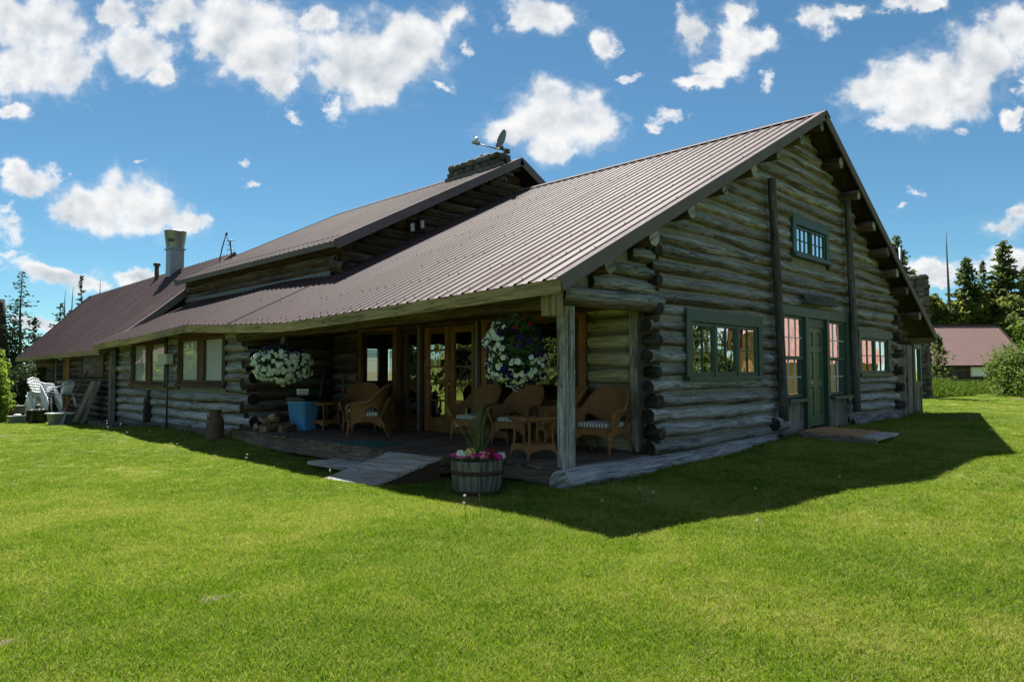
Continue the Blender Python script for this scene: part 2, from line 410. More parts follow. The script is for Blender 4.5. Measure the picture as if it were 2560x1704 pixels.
class Frame:
    """local wall frame: u along the wall, z up, d outwards"""
    def __init__(s, o, u, n):
        s.o = Vector(o); s.u = Vector(u); s.n = Vector(n)
        uu = s.u if s.u.cross(s.n).z > 0 else -s.u
        s.m = Matrix((uu, s.n, Vector((0, 0, 1)))).transposed()
    def quad(s, mb, u0, u1, z0, z1, d):
        P = [s.pt(u0, d, z0), s.pt(u1, d, z0), s.pt(u1, d, z1), s.pt(u0, d, z1)]
        if s.u.cross(Vector((0, 0, 1))).dot(s.n) < 0: P = P[::-1]
        b = len(mb.v); mb.v.extend([tuple(p) for p in P]); mb.face([b, b+1, b+2, b+3])
    def box(s, mb, u0, u1, z0, z1, d0, d1, **k):
        c = s.o + s.u * ((u0+u1)/2) + s.n * ((d0+d1)/2) + Vector((0, 0, (z0+z1)/2))
        mb.box(c, (abs(u1-u0), abs(d1-d0), abs(z1-z0)), rot=s.m, **k)
    def pt(s, u, d, z): return s.o + s.u*u + s.n*d + Vector((0, 0, z))
GABLE = Frame((0, 0, 0), (1, 0, 0), (0, -1, 0))       # u = X
LEFT = Frame((0, 0, 0), (0, 1, 0), (-1, 0, 0))        # u = Y, wall at X=0
PORCH = Frame((2.12, 0, 0), (0, 1, 0), (-1, 0, 0))    # u = Y, wall at X=2.12

# ------------------------------------------------------------------ ground
GP = np.array([(-1.57,-1.85,-.14),(0.0,-2.3,-.11),(2.4,-2.9,-.03),(5.5,-3.8,.17),(15.1,-1.6,.25),(0,-.3,-.03),(2.7,-.1,.0),(5.9,0,.12),(7.5,0,.17),
    (10,0,.16),(13.4,0,.15),(16,0,.17),(20,-2,.26),(-1.47,.4,-.12),(-1.47,2.2,-.14),(-1.47,4,-.17),(-1.47,5.5,-.15),(-1.47,8,-.14),(-1.47,11.3,-.14),(-2.2,6,-.17),(-2.2,2,-.16),(0,8.8,.03),(0,13,-.05),(0,18,-.2),(0,25,-.22),
    (-6.8,-5.7,-.2),(-4,-4,-.22),(5,-10,.0),(-10,5,-.2),(-6,16,-.22),(30,0,.28),(30,-10,.25),(40,10,.2),(-20,-20,-.2),(60,8,.1),(90,12,0),(10,80,-.2),(-30,40,-.2),(-3,30,-.22)], dtype=float)
def ground(x, y):
    x = np.asarray(x, float); y = np.asarray(y, float)
    d2 = (x[..., None]-GP[:, 0])**2 + (y[..., None]-GP[:, 1])**2 + 0.15
    w = 1 / d2**1.6
    return (w*GP[:, 2]).sum(-1) / w.sum(-1)
def gz(x, y): return float(ground(np.array(x), np.array(y)))

def mk_lawn_mat():
    m, t, out = new_mat('lawn_turf')
    pos = t.n('ShaderNodeNewGeometry').outputs['Position']
    n1 = t.noise(pos, 0.55, 5, 0.6, 0.4); n2 = t.noise(pos, 9, 5, 0.7); n3 = t.noise(pos, 60, 3, 0.7)
    c = t.ramp(t.math('ADD', t.math('MULTIPLY', n1, 0.7), t.math('MULTIPLY', n2, 0.35)),
               [(0.32, (0.06, 0.10, 0.008)), (0.55, (0.12, 0.16, 0.016)), (0.75, (0.21, 0.21, 0.045))])
    c = t.mix(t.rng(n3, 0.35, 0.7, 0.0, 0.6), c, (0.025, 0.04, 0.008))
    principled(t, out, c, 0.9, 0, n3, 0.8, 0.03, 0.15)
    return m
M['lawn'] = mk_lawn_mat()
def axis(lo, hi, fine_lo, fine_hi, step):
    a = list(np.arange(fine_lo, fine_hi + 1e-6, step))
    x = fine_lo; s = step; left = []
    while x > lo: s *= 1.35; x -= s; left.append(x)
    x = fine_hi; s = step; right = []
    while x < hi: s *= 1.35; x += s; right.append(x)
    return np.array(left[::-1] + a + right)
ax_ = axis(-600, 900, -12, 40, 0.5); ay_ = axis(-600, 900, -14, 34, 0.5)
GX, GY = np.meshgrid(ax_, ay_, indexing='ij')
GZ = ground(GX, GY)
GZ += 0.02*np.sin(GX*1.7+GY*0.6)*np.sin(GY*1.3-GX*0.4)*(GX**2+GY**2 < 1600)
V = np.stack([GX, GY, GZ], -1).reshape(-1, 3)
nx, ny = GX.shape
I, J = np.meshgrid(np.arange(nx-1), np.arange(ny-1), indexing='ij')
b = (I*ny+J).ravel()
F = np.stack([b, b+ny, b+ny+1, b+1], 1)
lawn = quads_mesh('lawn', V, F, np.full(len(F), .5), 'lawn', smooth=True)
tag(lawn, 'mown green lawn around the log lodge', 'lawn', kind='structure')

# ------------------------------------------------------------------ lodge geometry
RX, RZ = 7.65, 6.70
EY = np.array([-.5, 2.2, 6.2, 9.0, 11.0, 14.5, 18.5]); EZ = np.array([2.50, 2.43, 2.33, 2.43, 2.53, 2.38, 2.29])
def eave(y): return float(np.interp(y, EY, EZ))
def zleft(x, y):
    e = eave(y); return e + (RZ - e) * (x + .7) / (RX + .7)
def zright(x, y=0): return RZ + (2.40 - RZ) * (x - RX) / (15.8 - RX)
def zroof(x, y=0): return zleft(x, y) if x < RX else zright(x, y)
UX0, UZ0, URZ = 1.5, 4.42, 7.65
def zupper(x): 
    return URZ - (URZ-UZ0)*(abs(x-RX))/(RX-UX0)

lodge = thing('log_lodge', 'long weathered log lodge with brown metal roofs and a covered porch', 'lodge', (0, 0, 0))

def log_line(mb, p0, p1, r, sides=12, seg=0.38, wob=0.035, off=0.014, capmi=1, mi=0, rnd=None):
    p0 = Vector(p0); p1 = Vector(p1); L = (p1-p0).length
    n = max(2, int(L/seg)+1); d = (p1-p0).normalized()
    sd = d.cross(Vector((0, 0, 1))).normalized()
    if sd.length < .5: sd = Vector((1, 0, 0)); up = Vector((0, 1, 0))
    else: up = Vector((0, 0, 1))
    pts = []; rad = []
    off *= 1.25
    a1, a2, a3 = [random.uniform(0, 6.28) for _ in range(3)]
    f1, f2 = random.uniform(.5, 1.1), random.uniform(1.4, 2.4)
    tp = random.uniform(-.06, .06)
    for i in range(n):
        q = i/(n-1); x = q*L
        pts.append(p0 + d*x + up*(off*math.sin(x*f1+a1)+off*.4*math.sin(x*f2*1.7+a3)) + sd*(off*.8*math.sin(x*f2+a2)))
        rad.append(r*(1+tp*(q-.5)*2 + .045*math.sin(x*f2+a3) + random.uniform(-.018, .018)))
    mb.tube(pts, rad, sides, True, rnd, mi, capmi, True, wob)

def log_wall(mb, fr, u0, u1, z0, ztop, course, r, openings=(), roof=None, d=0.0, ext0=(0, 0), ext1=(0, 0), skip=None, mats=(0, 1)):
    """courses of logs along fr.u ; openings (u0,u1,z0,z1); roof(u)->max z"""
    i = 0; z = z0
    while True:
        rr = r*random.uniform(.93, 1.07)
        zc = z + course/2
        if zc > ztop: break
        a = u0 - ext0[i % 2]*random.uniform(.8, 1.2); b = u1 + ext1[i % 2]*random.uniform(.8, 1.2)
        if roof is not None:
            us = [a + (b-a)*k/200 for k in range(201)]
            ok = [u for u in us if roof(u) > zc + rr + .02]
            if not ok: break
            a, b = min(ok), max(ok)
        segs = [(a, b)]
        for (o0, o1, p0, p1) in openings:
            if p0 - .06 < zc < p1 + .06:
                ns = []
                for (s0, s1) in segs:
                    if o1 <= s0 or o0 >= s1: ns.append((s0, s1)); continue
                    if o0 > s0: ns.append((s0, o0))
                    if o1 < s1: ns.append((o1, s1))
                segs = ns
        rn = random.random()
        for (s0, s1) in segs:
            if s1 - s0 < .05: continue
            log_line(mb, fr.pt(s0, d, zc), fr.pt(s1, d, zc), rr, mi=mats[0], capmi=mats[1], rnd=rn)
        z += course; i += 1

def backing(name, fr, u0, u1, z0, z1, openings, roof=None, d0=-.06, d1=0.0, step=None, mat='chink'):
    """thin slab behind the logs with the openings left free"""
    mb = MB()
    us = sorted({u0, u1, *[o[0] for o in openings], *[o[1] for o in openings]} | ({u0 + k*(u1-u0)/40 for k in range(41)} if roof else set()))
    us = [u for u in us if u0 <= u <= u1]
    for a, b in zip(us[:-1], us[1:]):
        m = (a+b)/2
        top = min(z1, min(roof(a), roof(b)) - .05) if roof else z1
        zs = [(z0, top)]
        for (o0, o1, p0, p1) in openings:
            if o0 <= m <= o1:
                ns = []
                for (q0, q1) in zs:
                    if p1 <= q0 or p0 >= q1: ns.append((q0, q1)); continue
                    if p0 > q0: ns.append((q0, p0))
                    if p1 < q1: ns.append((p1, q1))
                zs = ns
        for q0, q1 in zs:
            if q1-q0 > .02: fr.box(mb, a, b, q0, q1, d0, d1)
    return mb.build(name, mat, lodge)

# --- gable wall
OPG = [(2.76, 5.40, 1.29, 2.37), (6.15, 9.88, -.2, 2.66), (10.57, 12.93, 1.29, 2.36), (6.92, 8.78, 3.72, 4.5)]
OPL = [(2.82, 5.34, 1.29, 2.33), (6.2, 9.82, .2, 2.62), (10.62, 12.88, 1.29, 2.32), (6.98, 8.72, 3.78, 4.45)]
mb = MB()
log_wall(mb, GABLE, 1.95, 13.5, .17, 9, .226, .106, OPG, lambda u: zroof(u, 0)-.02, 0.0, (.12, .03), (.18, .30))
log_line(mb, (-.24, -.05, .02), (6.0, -.05, .07), .16, 14, capmi=0)        # big sill logs on the ground
log_line(mb, (10.0, -.03, .16), (13.6, -.03, .14), .14, 12)
for i, z in enumerate(np.arange(2.40, 3.4, .226)):              # logs that close the porch gable above its beam
    x0 = -.15 + max(0, (z-2.40))*2.0
    if i == 0: log_line(mb, (-.18, -.02, z), (2.1, -.02, z), .135, 14)
    else: log_line(mb, (x0+.15, 0, z), (1.9, 0, z), .106)
for i, z in enumerate(np.arange(.17, 3.4, .226)):               # notched cross-log ends at both corners
    L0 = random.uniform(.12, .17) if i % 2 else random.uniform(.04, .08)
    log_line(mb, (1.96, -L0, z+.11), (1.96, .10, z+.11), random.uniform(.082, .096), 12, .2, mi=1, capmi=1)
    L0 = random.uniform(.2, .32)
    if z < 2.8 and i % 2: log_line(mb, (13.42, -L0, z+.11), (13.42, .5, z+.11), random.uniform(.105, .12), 12, .2, mi=1, capmi=1)
gw = mb.build('gable_wall', ['log', 'log_end'], lodge)
backing('chinking', GABLE, 2.1, 13.5, -.1, 9, OPL, lambda u: zroof(u, 0)-.08, -.10, .052).parent = gw
mb = MB()
for a in np.arange(-.1, 2.0, .2): GABLE.box(mb, a, a+.2, 2.42, zleft(a, 0)-.16, -.08, .0)
o = mb.build('chinking', 'chink', gw)

# --- porch back wall
OPP = [(1.32, 3.75, .85, 2.38), (3.75, 9.0, .0, 2.42)]
mb = MB()
log_wall(mb, PORCH, .42, 1.27, .18, 2.45, .262, .118, [], None, 0.0, mats=(0, 0))
pw = mb.build('porch_wall', ['log_cream', 'log_end'], lodge)
backing('chinking', PORCH, .1, 9.3, .1, 2.6, [(1.4, 3.7, .93, 2.34), (3.9, 5.5, .2, 2.36), (5.62, 6.25, .3, 2.36), (6.5, 7.9, .82, 2.36)], None, -.10, -.02).parent = pw
mb = MB()
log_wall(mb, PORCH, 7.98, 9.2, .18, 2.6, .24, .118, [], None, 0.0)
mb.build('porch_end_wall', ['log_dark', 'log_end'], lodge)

# --- left section: side wall (Y=9.1) and front wall (X=0)
SIDE = Frame((0, 9.12, 0), (1, 0, 0), (0, -1, 0))
mb = MB()
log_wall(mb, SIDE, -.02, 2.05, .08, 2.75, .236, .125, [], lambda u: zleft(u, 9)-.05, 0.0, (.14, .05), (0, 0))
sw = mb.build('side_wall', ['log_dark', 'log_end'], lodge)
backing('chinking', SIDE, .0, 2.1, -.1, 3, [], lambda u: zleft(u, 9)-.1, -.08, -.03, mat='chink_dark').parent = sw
OPF = [(10.2, 13.17, 1.06, 2.40), (13.98, 16.95, 1.02, 2.37)]
OPFI = [(10.3, 13.07, 1.1, 2.34), (14.08, 16.85, 1.08, 2.3)]
mb = MB()
log_wall(mb, LEFT, 9.12, 18.3, -.25, 2.55, 0.236, .119, OPF, lambda u: zleft(0, u)-.12, 0.0, (.17, .07), (.1, .1), mats=(0, 1))
for z in (.12, .36, .60, .84):
    log_line(mb, (-.24 if z < .8 else -.16, 15.25, z), (.2, 15.25, z), .115, 12, .2, mi=1, capmi=1)
fw_ = mb.build('front_wall', ['log', 'log_end'], lodge)
backing('chinking', LEFT, 9.1, 18.4, -.4, 2.6, OPFI, lambda u: zleft(0, u)-.15, -.08, .045).parent = fw_
mb = MB()                                                        # cement footing strip under the left section
for a in np.arange(9.2, 18.2, 1.0): mb.box((-.10, a+.5, gz(-.1, a+.5)+.02), (.12, 1.0, .2), rot=Matrix.Rotation(random.uniform(-.01, .01), 3, 'Z'), jitter=.012)
mb.build('footing', 'mortar', lodge)
mb = MB()
for y, w, x in ((18.28, .10, -.24), (18.50, .2, -.2)):
    mb.bx(x-.05, x+.08, y-w/2, y+w/2, -.25, 2.22)
mb.build('corner_post', 'greywood', lodge)

# --- upper block
UG = Frame((0, 8.72, 0), (1, 0, 0), (0, -1, 0)); US = Frame((1.95, 0, 0), (0, 1, 0), (-1, 0, 0))
mb = MB()
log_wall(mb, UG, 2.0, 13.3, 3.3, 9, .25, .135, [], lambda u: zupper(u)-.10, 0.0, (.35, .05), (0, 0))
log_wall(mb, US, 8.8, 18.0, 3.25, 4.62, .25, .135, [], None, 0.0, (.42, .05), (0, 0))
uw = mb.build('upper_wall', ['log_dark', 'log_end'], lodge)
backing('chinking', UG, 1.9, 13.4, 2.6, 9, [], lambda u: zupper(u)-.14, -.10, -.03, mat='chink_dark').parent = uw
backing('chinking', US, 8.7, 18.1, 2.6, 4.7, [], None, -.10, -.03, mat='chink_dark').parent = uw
# plain far and right walls (out of sight, they close the house; one blind window lets daylight through)
mb = MB()
FAR = Frame((0, 18.1, 0), (1, 0, 0), (0, -1, 0))
for (a, b, z0, z1) in ((0, 1.9, -.3, 2.2), (1.9, 8.6, -.3, 4.5), (8.6, 11.0, -.3, 1.05), (8.6, 11.0, 2.35, 4.5), (9.55, 10.0, 1.05, 2.35), (11.0, 13.5, -.3, 4.5)):
    FAR.box(mb, a, b, z0, z1, -.15, 0)
for k in range(24):
    a = 2+k*(11.3/24); FAR.box(mb, a, a+11.3/24, 4.5, zupper(a+.25)-.15, -.15, 0)
mb.bx(13.42, 13.57, .1, 18.2, -.2, 3.3)
mb.bx(13.42, 13.57, 8.7, 18.2, 3.3, 4.6)
mb.build('rear_wall', 'soffit', lodge)
M['thinblind'] = leaf_mat('sunlit_blind', (0.5, 0.5, 0.42), (0.7, 0.68, 0.58), 0.5, (0.7, 0.68, 0.55))
for a, b in ((8.62, 9.53), (10.02, 10.98)):
    mb = MB()
    for k in range(26):
        z = 1.07+k*.049
        mb.box(((a+b)/2, 18.06, z), (b-a, .045, .004), rot=Matrix.Rotation(R(55), 3, 'X'))
    mb.build('rear_blind', 'thinblind', lodge)
mb = MB()                                                       # room behind the porch windows: floor and one dark partition with open doorway
mb.bx(2.3, 13.3, .3, 18.0, .12, .17); mb.bx(2.3, 13.3, .3, 8.9, 2.85, 2.9)
mb.build('room_floor', 'darkwood', lodge)

# --- back block walls
BK = Frame((-.02, 0, 0), (0, 1, 0), (-1, 0, 0))
mb = MB()
z = -.3
while z < 2.25:
    h = random.uniform(.16, .22)
    for a, b in ((18.6, 24.05), (24.95, 30.2)):
        if b > 24.5 or True:
            log_line(mb, BK.pt(a, 0, z+h/2), BK.pt(b, 0, z+h/2), h*.56, 8, .5)
    z += h
bw = mb.build('back_wall', ['log_dark', 'log_end'], lodge)
mb = MB(); BK.box(mb, 18.5, 30.3, -.4, 2.25, -.12, -.02); mb.bx(-.1, 6.5, 30.15, 30.3, -.4, 2.0)
mb.bx(-.2, .1, 18.42, 18.5, 1.9, 2.2)
mb.build('chinking', 'soffit', bw)
mb = MB()
BK.box(mb, 24.05, 24.5, -.2, 2.1, .05, .11); BK.box(mb, 24.52, 24.68, -.2, 2.1, .06, .14)
mb.build('door_trim', 'newwood', lodge)
mb = MB(); BK.box(mb, 24.68, 24.98, -.2, 2.05, .0, .07); mb.build('door', 'darkwood', lodge)
mb = MB()
BK.box(mb, 19.6, 22.05, 1.36, 2.08, .10, .13, mi=0)
for a, b, c, d in ((19.5, 22.15, 1.28, 1.36), (19.5, 19.6, 1.36, 2.1), (22.05, 22.15, 1.36, 2.1)): BK.box(mb, a, b, c, d, .08, .16, mi=1)
mb.build('boarded_window', ['greywood', 'darkwood'], lodge)

# ------------------------------------------------------------------ roofs
def rib_profile(y0, y1, pitch=.245):
    """list of (y, height) across the ribs"""
    P = []; y = y0
    while y < y1 - 1e-4:
        for a, h in ((0, .024), (.018, .024), (.036, 0), (.090, 0.0), (.098, .004), (.108, .004), (.116, 0), (.182, 0)):
            if y + a*pitch/.2 < y1: P.append((y + a*pitch/.2, h))
        y += pitch
    P.append((y1, .024))
    return P
def roof_sheet(mb, prof, xs, zf, under=.05, mi=0, umi=1):
    n = len(xs); 
    rag = [random.uniform(-.012, .012) for _ in prof]
    P = []; U = []
    for (y, h), rg in zip(prof, rag):
        for k, x in enumerate(xs):
            P.append((x, y, zf(x, y) + h)); U.append((x, y))
    flip = xs[-1] < xs[0]
    mb.grid(P, len(prof), n, U, .5, mi, False, flip=not flip)
    ys = np.linspace(prof[0][0], prof[-1][0], 24)
    for (ya, yb) in zip(ys[:-1], ys[1:]):
        Q = [(x, y, zf(x, y)-d) for d in (.004, under) for y in (ya, yb) for x in xs]
        b = len(mb.v); mb.v.extend(Q); N = n
        rn = random.random()
        for k in range(n-1):
            for base, rev in ((0, False), (2*N, True)):
                q = [b+base+k, b+base+k+1, b+base+N+k+1, b+base+N+k]
                if rev != flip: q = q[::-1]
                mb.face(q, [(xs[k], 0), (xs[k+1], 0), (xs[k+1], .3), (xs[k], .3)], rn, umi)
        for k in (0, n-1):
            mb.face([b+k, b+N+k, b+3*N+k, b+2*N+k], None, rn, umi)
    for k in range(n-1):
        for y in (prof[0][0], prof[-1][0]):
            b = len(mb.v)
            for x in (xs[k], xs[k+1]):
                mb.v.append((x, y, zf(x, y)-.004)); mb.v.append((x, y, zf(x, y)-under))
            mb.face([b, b+2, b+3, b+1], None, .5, umi)
def screws(mb, prof_y0, prof_y1, xs, zf, pitch=.245, mi=2):
    y = prof_y0
    while y < prof_y1:
        for x in xs:
            mb.box((x+random.uniform(-.03, .03), y+.010, zf(x, y)+.027), (.013, .013, .010), mi=mi)
        y += pitch
mb = MB()
xsf = list(np.linspace(-.7, RX, 9)); xsr = list(np.linspace(15.8, RX, 6)); xl = list(np.linspace(-.7, 2.05, 4))
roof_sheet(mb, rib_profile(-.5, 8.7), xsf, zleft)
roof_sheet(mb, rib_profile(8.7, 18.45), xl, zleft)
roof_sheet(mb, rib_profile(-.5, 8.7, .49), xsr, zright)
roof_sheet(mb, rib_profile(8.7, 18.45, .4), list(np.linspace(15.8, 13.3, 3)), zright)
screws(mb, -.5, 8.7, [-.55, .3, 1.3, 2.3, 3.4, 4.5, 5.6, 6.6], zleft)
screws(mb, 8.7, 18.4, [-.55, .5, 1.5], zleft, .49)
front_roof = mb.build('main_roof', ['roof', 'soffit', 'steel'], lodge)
mb = MB()                                                        # ridge cap
for s in (-1, 1):
    rot = Matrix.Rotation(s*math.atan(.5), 3, 'Y')
    mb.box((RX+s*.10, 3.9, RZ-.012), (.24, 8.9, .012), rot=rot)
mb.build('ridge_cap', 'rimmetal', front_roof)
def rake(mb, pts, y, h=.17, th=.03, lip=.10, mi=0):
    """trim along a gable edge: face board hanging from the roof line plus a lip lying on the sheet"""
    for (x0, z0), (x1, z1) in zip(pts[:-1], pts[1:]):
        L = math.hypot(x1-x0, z1-z0); a = math.atan2(z1-z0, x1-x0)
        rot = Matrix.Rotation(-a, 3, 'Y')
        c = Vector(((x0+x1)/2, y, (z0+z1)/2)); up = rot @ Vector((0, 0, 1))
        if up.z < 0: up = -up
        mb.box(c + up*(.03-h/2), (L, th, h), rot=rot, mi=mi)
        mb.box(c + up*.034 + Vector((0, lip/2, 0)), (L, lip+th, .008), rot=rot, mi=mi)
mb = MB()
pl = [(x, zleft(x, -.5)) for x in np.linspace(-.74, RX, 7)]
rake(mb, pl, -.515); rake(mb, [(RX, RZ), (11.7, zright(11.7)), (15.85, zright(15.85))], -.515)
mb.build('rake_trim', 'rimmetal', front_roof)
mb = MB()                                                        # eave boards, one per few metres
cuts = [-.53, 2.3, 5.2, 8.2, 10.9, 13.2, 16.0, 18.45]
for a, b in zip(cuts[:-1], cuts[1:]):
    ys = np.linspace(a, b, 6)
    rn = random.random(); tilt = random.uniform(-.012, .012)
    for y0, y1 in zip(ys[:-1], ys[1:]):
        z0, z1 = eave(y0)-.012, eave(y1)-.012
        bb = len(mb.v)
        for xx in (-.735, -.705):
            for yy, zz in ((y0, z0), (y1, z1)):
                mb.v.append((xx+tilt, yy, zz)); mb.v.append((xx+.01-tilt, yy, zz-.165))
        mb.face([bb, bb+2, bb+3, bb+1], [(y0, 0), (y1, 0), (y1, .16), (y0, .16)], rn)
        mb.face([bb+4, bb+5, bb+7, bb+6], [(y0, 0), (y0, .16), (y1, .16), (y1, 0)], rn)
        mb.face([bb+1, bb+3, bb+7, bb+5], [(y0, .2), (y1, .2), (y1, .23), (y0, .23)], rn)
mb.build('eave_board', 'fascia', front_roof)
mb = MB(); mb.bx(15.8, 15.83, -.5, 18.4, 2.2, 2.38); mb.build('eave_board', 'fascia', front_roof)
mb = MB()
mb.box((1.93-.14, 13.35, zleft(1.79, 13.3)+.07), (.10, 9.1, .012), rot=Matrix.Rotation(R(-27), 3, 'Y'))
mb.box((1.78, 13.35, zleft(1.78, 13.3)+.06), (.012, 9.1, .10))
mb.build('flashing', 'flash', front_roof)
# upper roof
mb = MB()
roof_sheet(mb, rib_profile(8.12, 18.05), list(np.linspace(UX0, RX, 5)), lambda x, y: zupper(x))
roof_sheet(mb, rib_profile(8.12, 18.05, .4), list(np.linspace(13.8, RX, 5)), lambda x, y: zupper(x))
upper_roof = mb.build('upper_roof', ['roof', 'soffit'], lodge)
mb = MB()
rake(mb, [(UX0-.04, zupper(UX0-.04)), (RX, URZ), (13.84, zupper(13.84))], 8.10, h=.22)
mb.build('rake_trim', 'rimmetal', upper_roof); mb = MB()
rake(mb, [(UX0-.04, zupper(UX0-.04)), (RX, URZ), (13.84, zupper(13.84))], 18.07, h=.18, lip=-.1)
mb.build('rake_trim', 'rimmetal', upper_roof)
mb = MB()
mb.bx(UX0-.035, UX0-.005, 8.1, 18.05, UZ0-.15, UZ0-.012)
mb.build('eave_board', 'rimmetal', upper_roof)
mb = MB()
for s in (-1, 1): mb.box((RX+s*.10, 13.08, URZ-.014), (.24, 9.9, .012), rot=Matrix.Rotation(s*math.atan(.525), 3, 'Y'))
mb.build('ridge_cap', 'rimmetal', upper_roof)
# back roof (ruled, its ridge runs a little askew)
YB0, YB1 = 18.1, 30.5
def zback_xy(s, y):
    q = (y-YB0)/(YB1-YB0)
    e = np.array((-.64, 2.13-.07*q)); r = np.array((3.5-1.4*q, 5.62-.67*q))
    p = e + (r-e)*s
    sag = .10*math.sin(PI*min(1, s*1.2))*(.3+.7*(1-q)) if s < .83 else 0
    return p[0], p[1]-sag
mb = MB()
prof = rib_profile(YB0, YB1); S = np.linspace(0, 1, 7)
P = []
for (y, h) in prof:
    for s in S:
        x, z = zback_xy(s, y); P.append((x, y, z+h))
mb.grid(P, len(prof), 7, None, .5, 0, False, flip=True)
P = []
for y in np.linspace(YB0, YB1, 16):
    for s in S:
        x, z = zback_xy(s, y); P.append((x, y, z-.05))
mb.grid(P, 16, 7, None, .5, 1, False)
for y in np.linspace(YB0, YB1, 2): pass
b0 = len(mb.v)
for (x, y, z) in ((3.5, YB0, 5.62), (2.1, YB1, 4.95), (6.8, YB1, 2.0), (7.4, YB0, 2.1)): mb.v.append((x, y, z))
mb.face([b0, b0+1, b0+2, b0+3], None, .5, 0)
b0 = len(mb.v)
for (x, y, z) in ((-.5, YB1-.2, 2.0), (2.1, YB1-.2, 4.85), (6.5, YB1-.2, 2.0)): mb.v.append((x, y, z))
mb.face([b0, b0+1, b0+2], None, .5, 1)
b0 = len(mb.v)
for (x, y, z) in ((-.4, YB0+.3, 2.1), (3.5, YB0+.3, 5.5), (7.2, YB0+.3, 2.0)): mb.v.append((x, y, z))
mb.face([b0, b0+1, b0+2], None, .5, 1)
back_roof = mb.build('back_roof', ['roof', 'soffit'], lodge)
mb = MB()
rake(mb, [zback_xy(s, YB0) for s in np.linspace(0, 1, 6)], YB0-.01, h=.20)
mb.build('rake_trim', 'rimmetal', back_roof); mb = MB()
rake(mb, [zback_xy(s, YB1) for s in np.linspace(0, 1, 6)], YB1+.01, h=.16, lip=-.1)
mb.build('rake_trim', 'rimmetal', back_roof)
mb = MB()
for k in range(8):
    ya = YB0+k*(YB1-YB0)/8; yb = ya+(YB1-YB0)/8
    mb.bx(-.68, -.65, ya, yb, 2.13-.07*(k/8)-.16, 2.13-.07*(k/8)-.012, rnd=.4)
mb.build('eave_board', 'fascia', back_roof)
# purlin ends under both gables
for x in (.35, 1.35, 2.35, 3.4, 4.5, 5.5, 6.6, RX, 8.7, 9.7, 10.75, 11.7, 12.5, 13.3, 14.4):
    mb = MB(); z = zroof(x, 0)-.23 if x != RX else RZ-.26
    r = random.uniform(.105, .125)
    log_line(mb, (x, -.47+random.uniform(-.02, .03), z-.01), (x, .6, z), r, 12, .25)
    mb.build('purlin', ['log_dark', 'log'], lodge)
for x in (2.6, 3.5, 4.4, 5.3, 6.3, RX, 8.8):
    mb = MB(); z = zupper(x)-.19 if x != RX else URZ-.28
    log_line(mb, (x, 8.22, z), (x, 9.2, z), .085, 10, .3); mb.build('purlin', ['log_dark', 'log_end'], lodge)
mb = MB()                                                        # porch soffit beam along the eave and porch back beam
log_line(mb, (-.25, -.1, 2.29), (-.25, 9.1, 2.19), .10, 12)
mb.build('eave_beam', ['log_dark', 'log_end'], lodge)
mb = MB(); mb.bx(-.62, -.42, -.30, -.12, 2.08, 2.40); mb.build('beam_block', 'fascia', lodge)
mb = MB(); PORCH.box(mb, .3, 9.1, 2.38, 2.62, -.02, .14); mb.build('porch_beam', 'darkwood', lodge)
mb = MB()
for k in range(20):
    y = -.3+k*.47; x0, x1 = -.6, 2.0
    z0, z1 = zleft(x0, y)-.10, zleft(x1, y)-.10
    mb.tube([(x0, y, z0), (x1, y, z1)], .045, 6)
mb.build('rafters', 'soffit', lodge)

# porch post, support poles
mb = MB()
rot = Matrix.Rotation(R(44), 3, 'Z')
mb.box((-.02, 0, 1.22), (.165, .165, 2.06), rot=Matrix.Rotation(R(8), 3, 'Z'), jitter=.004)
mb.build('porch_post', 'post', lodge)
for (x0, x1, zt) in ((6.03, 5.72, 5.0), (10.0, 9.72, 5.35)):
    mb = MB()
    pts = [(x0+(x1-x0)*q+.02*math.sin(5*q), -.22, .48+(zt-.48)*q) for q in np.linspace(0, 1, 12)]
    mb.tube(pts, [.088*random.uniform(.95, 1.05)-.015*q for q in np.linspace(0, 1, 12)], 12)
    mb.build('support_pole', 'pole', lodge)
mb = MB(); log_line(mb, (5.75, -.14, .42), (6.2, -.14, .40), .12, 12); log_line(mb, (5.9, -.2, .16), (6.05, .1, .16), .1, 10)
mb.build('pole_footing', ['log', 'log_end'], lodge)

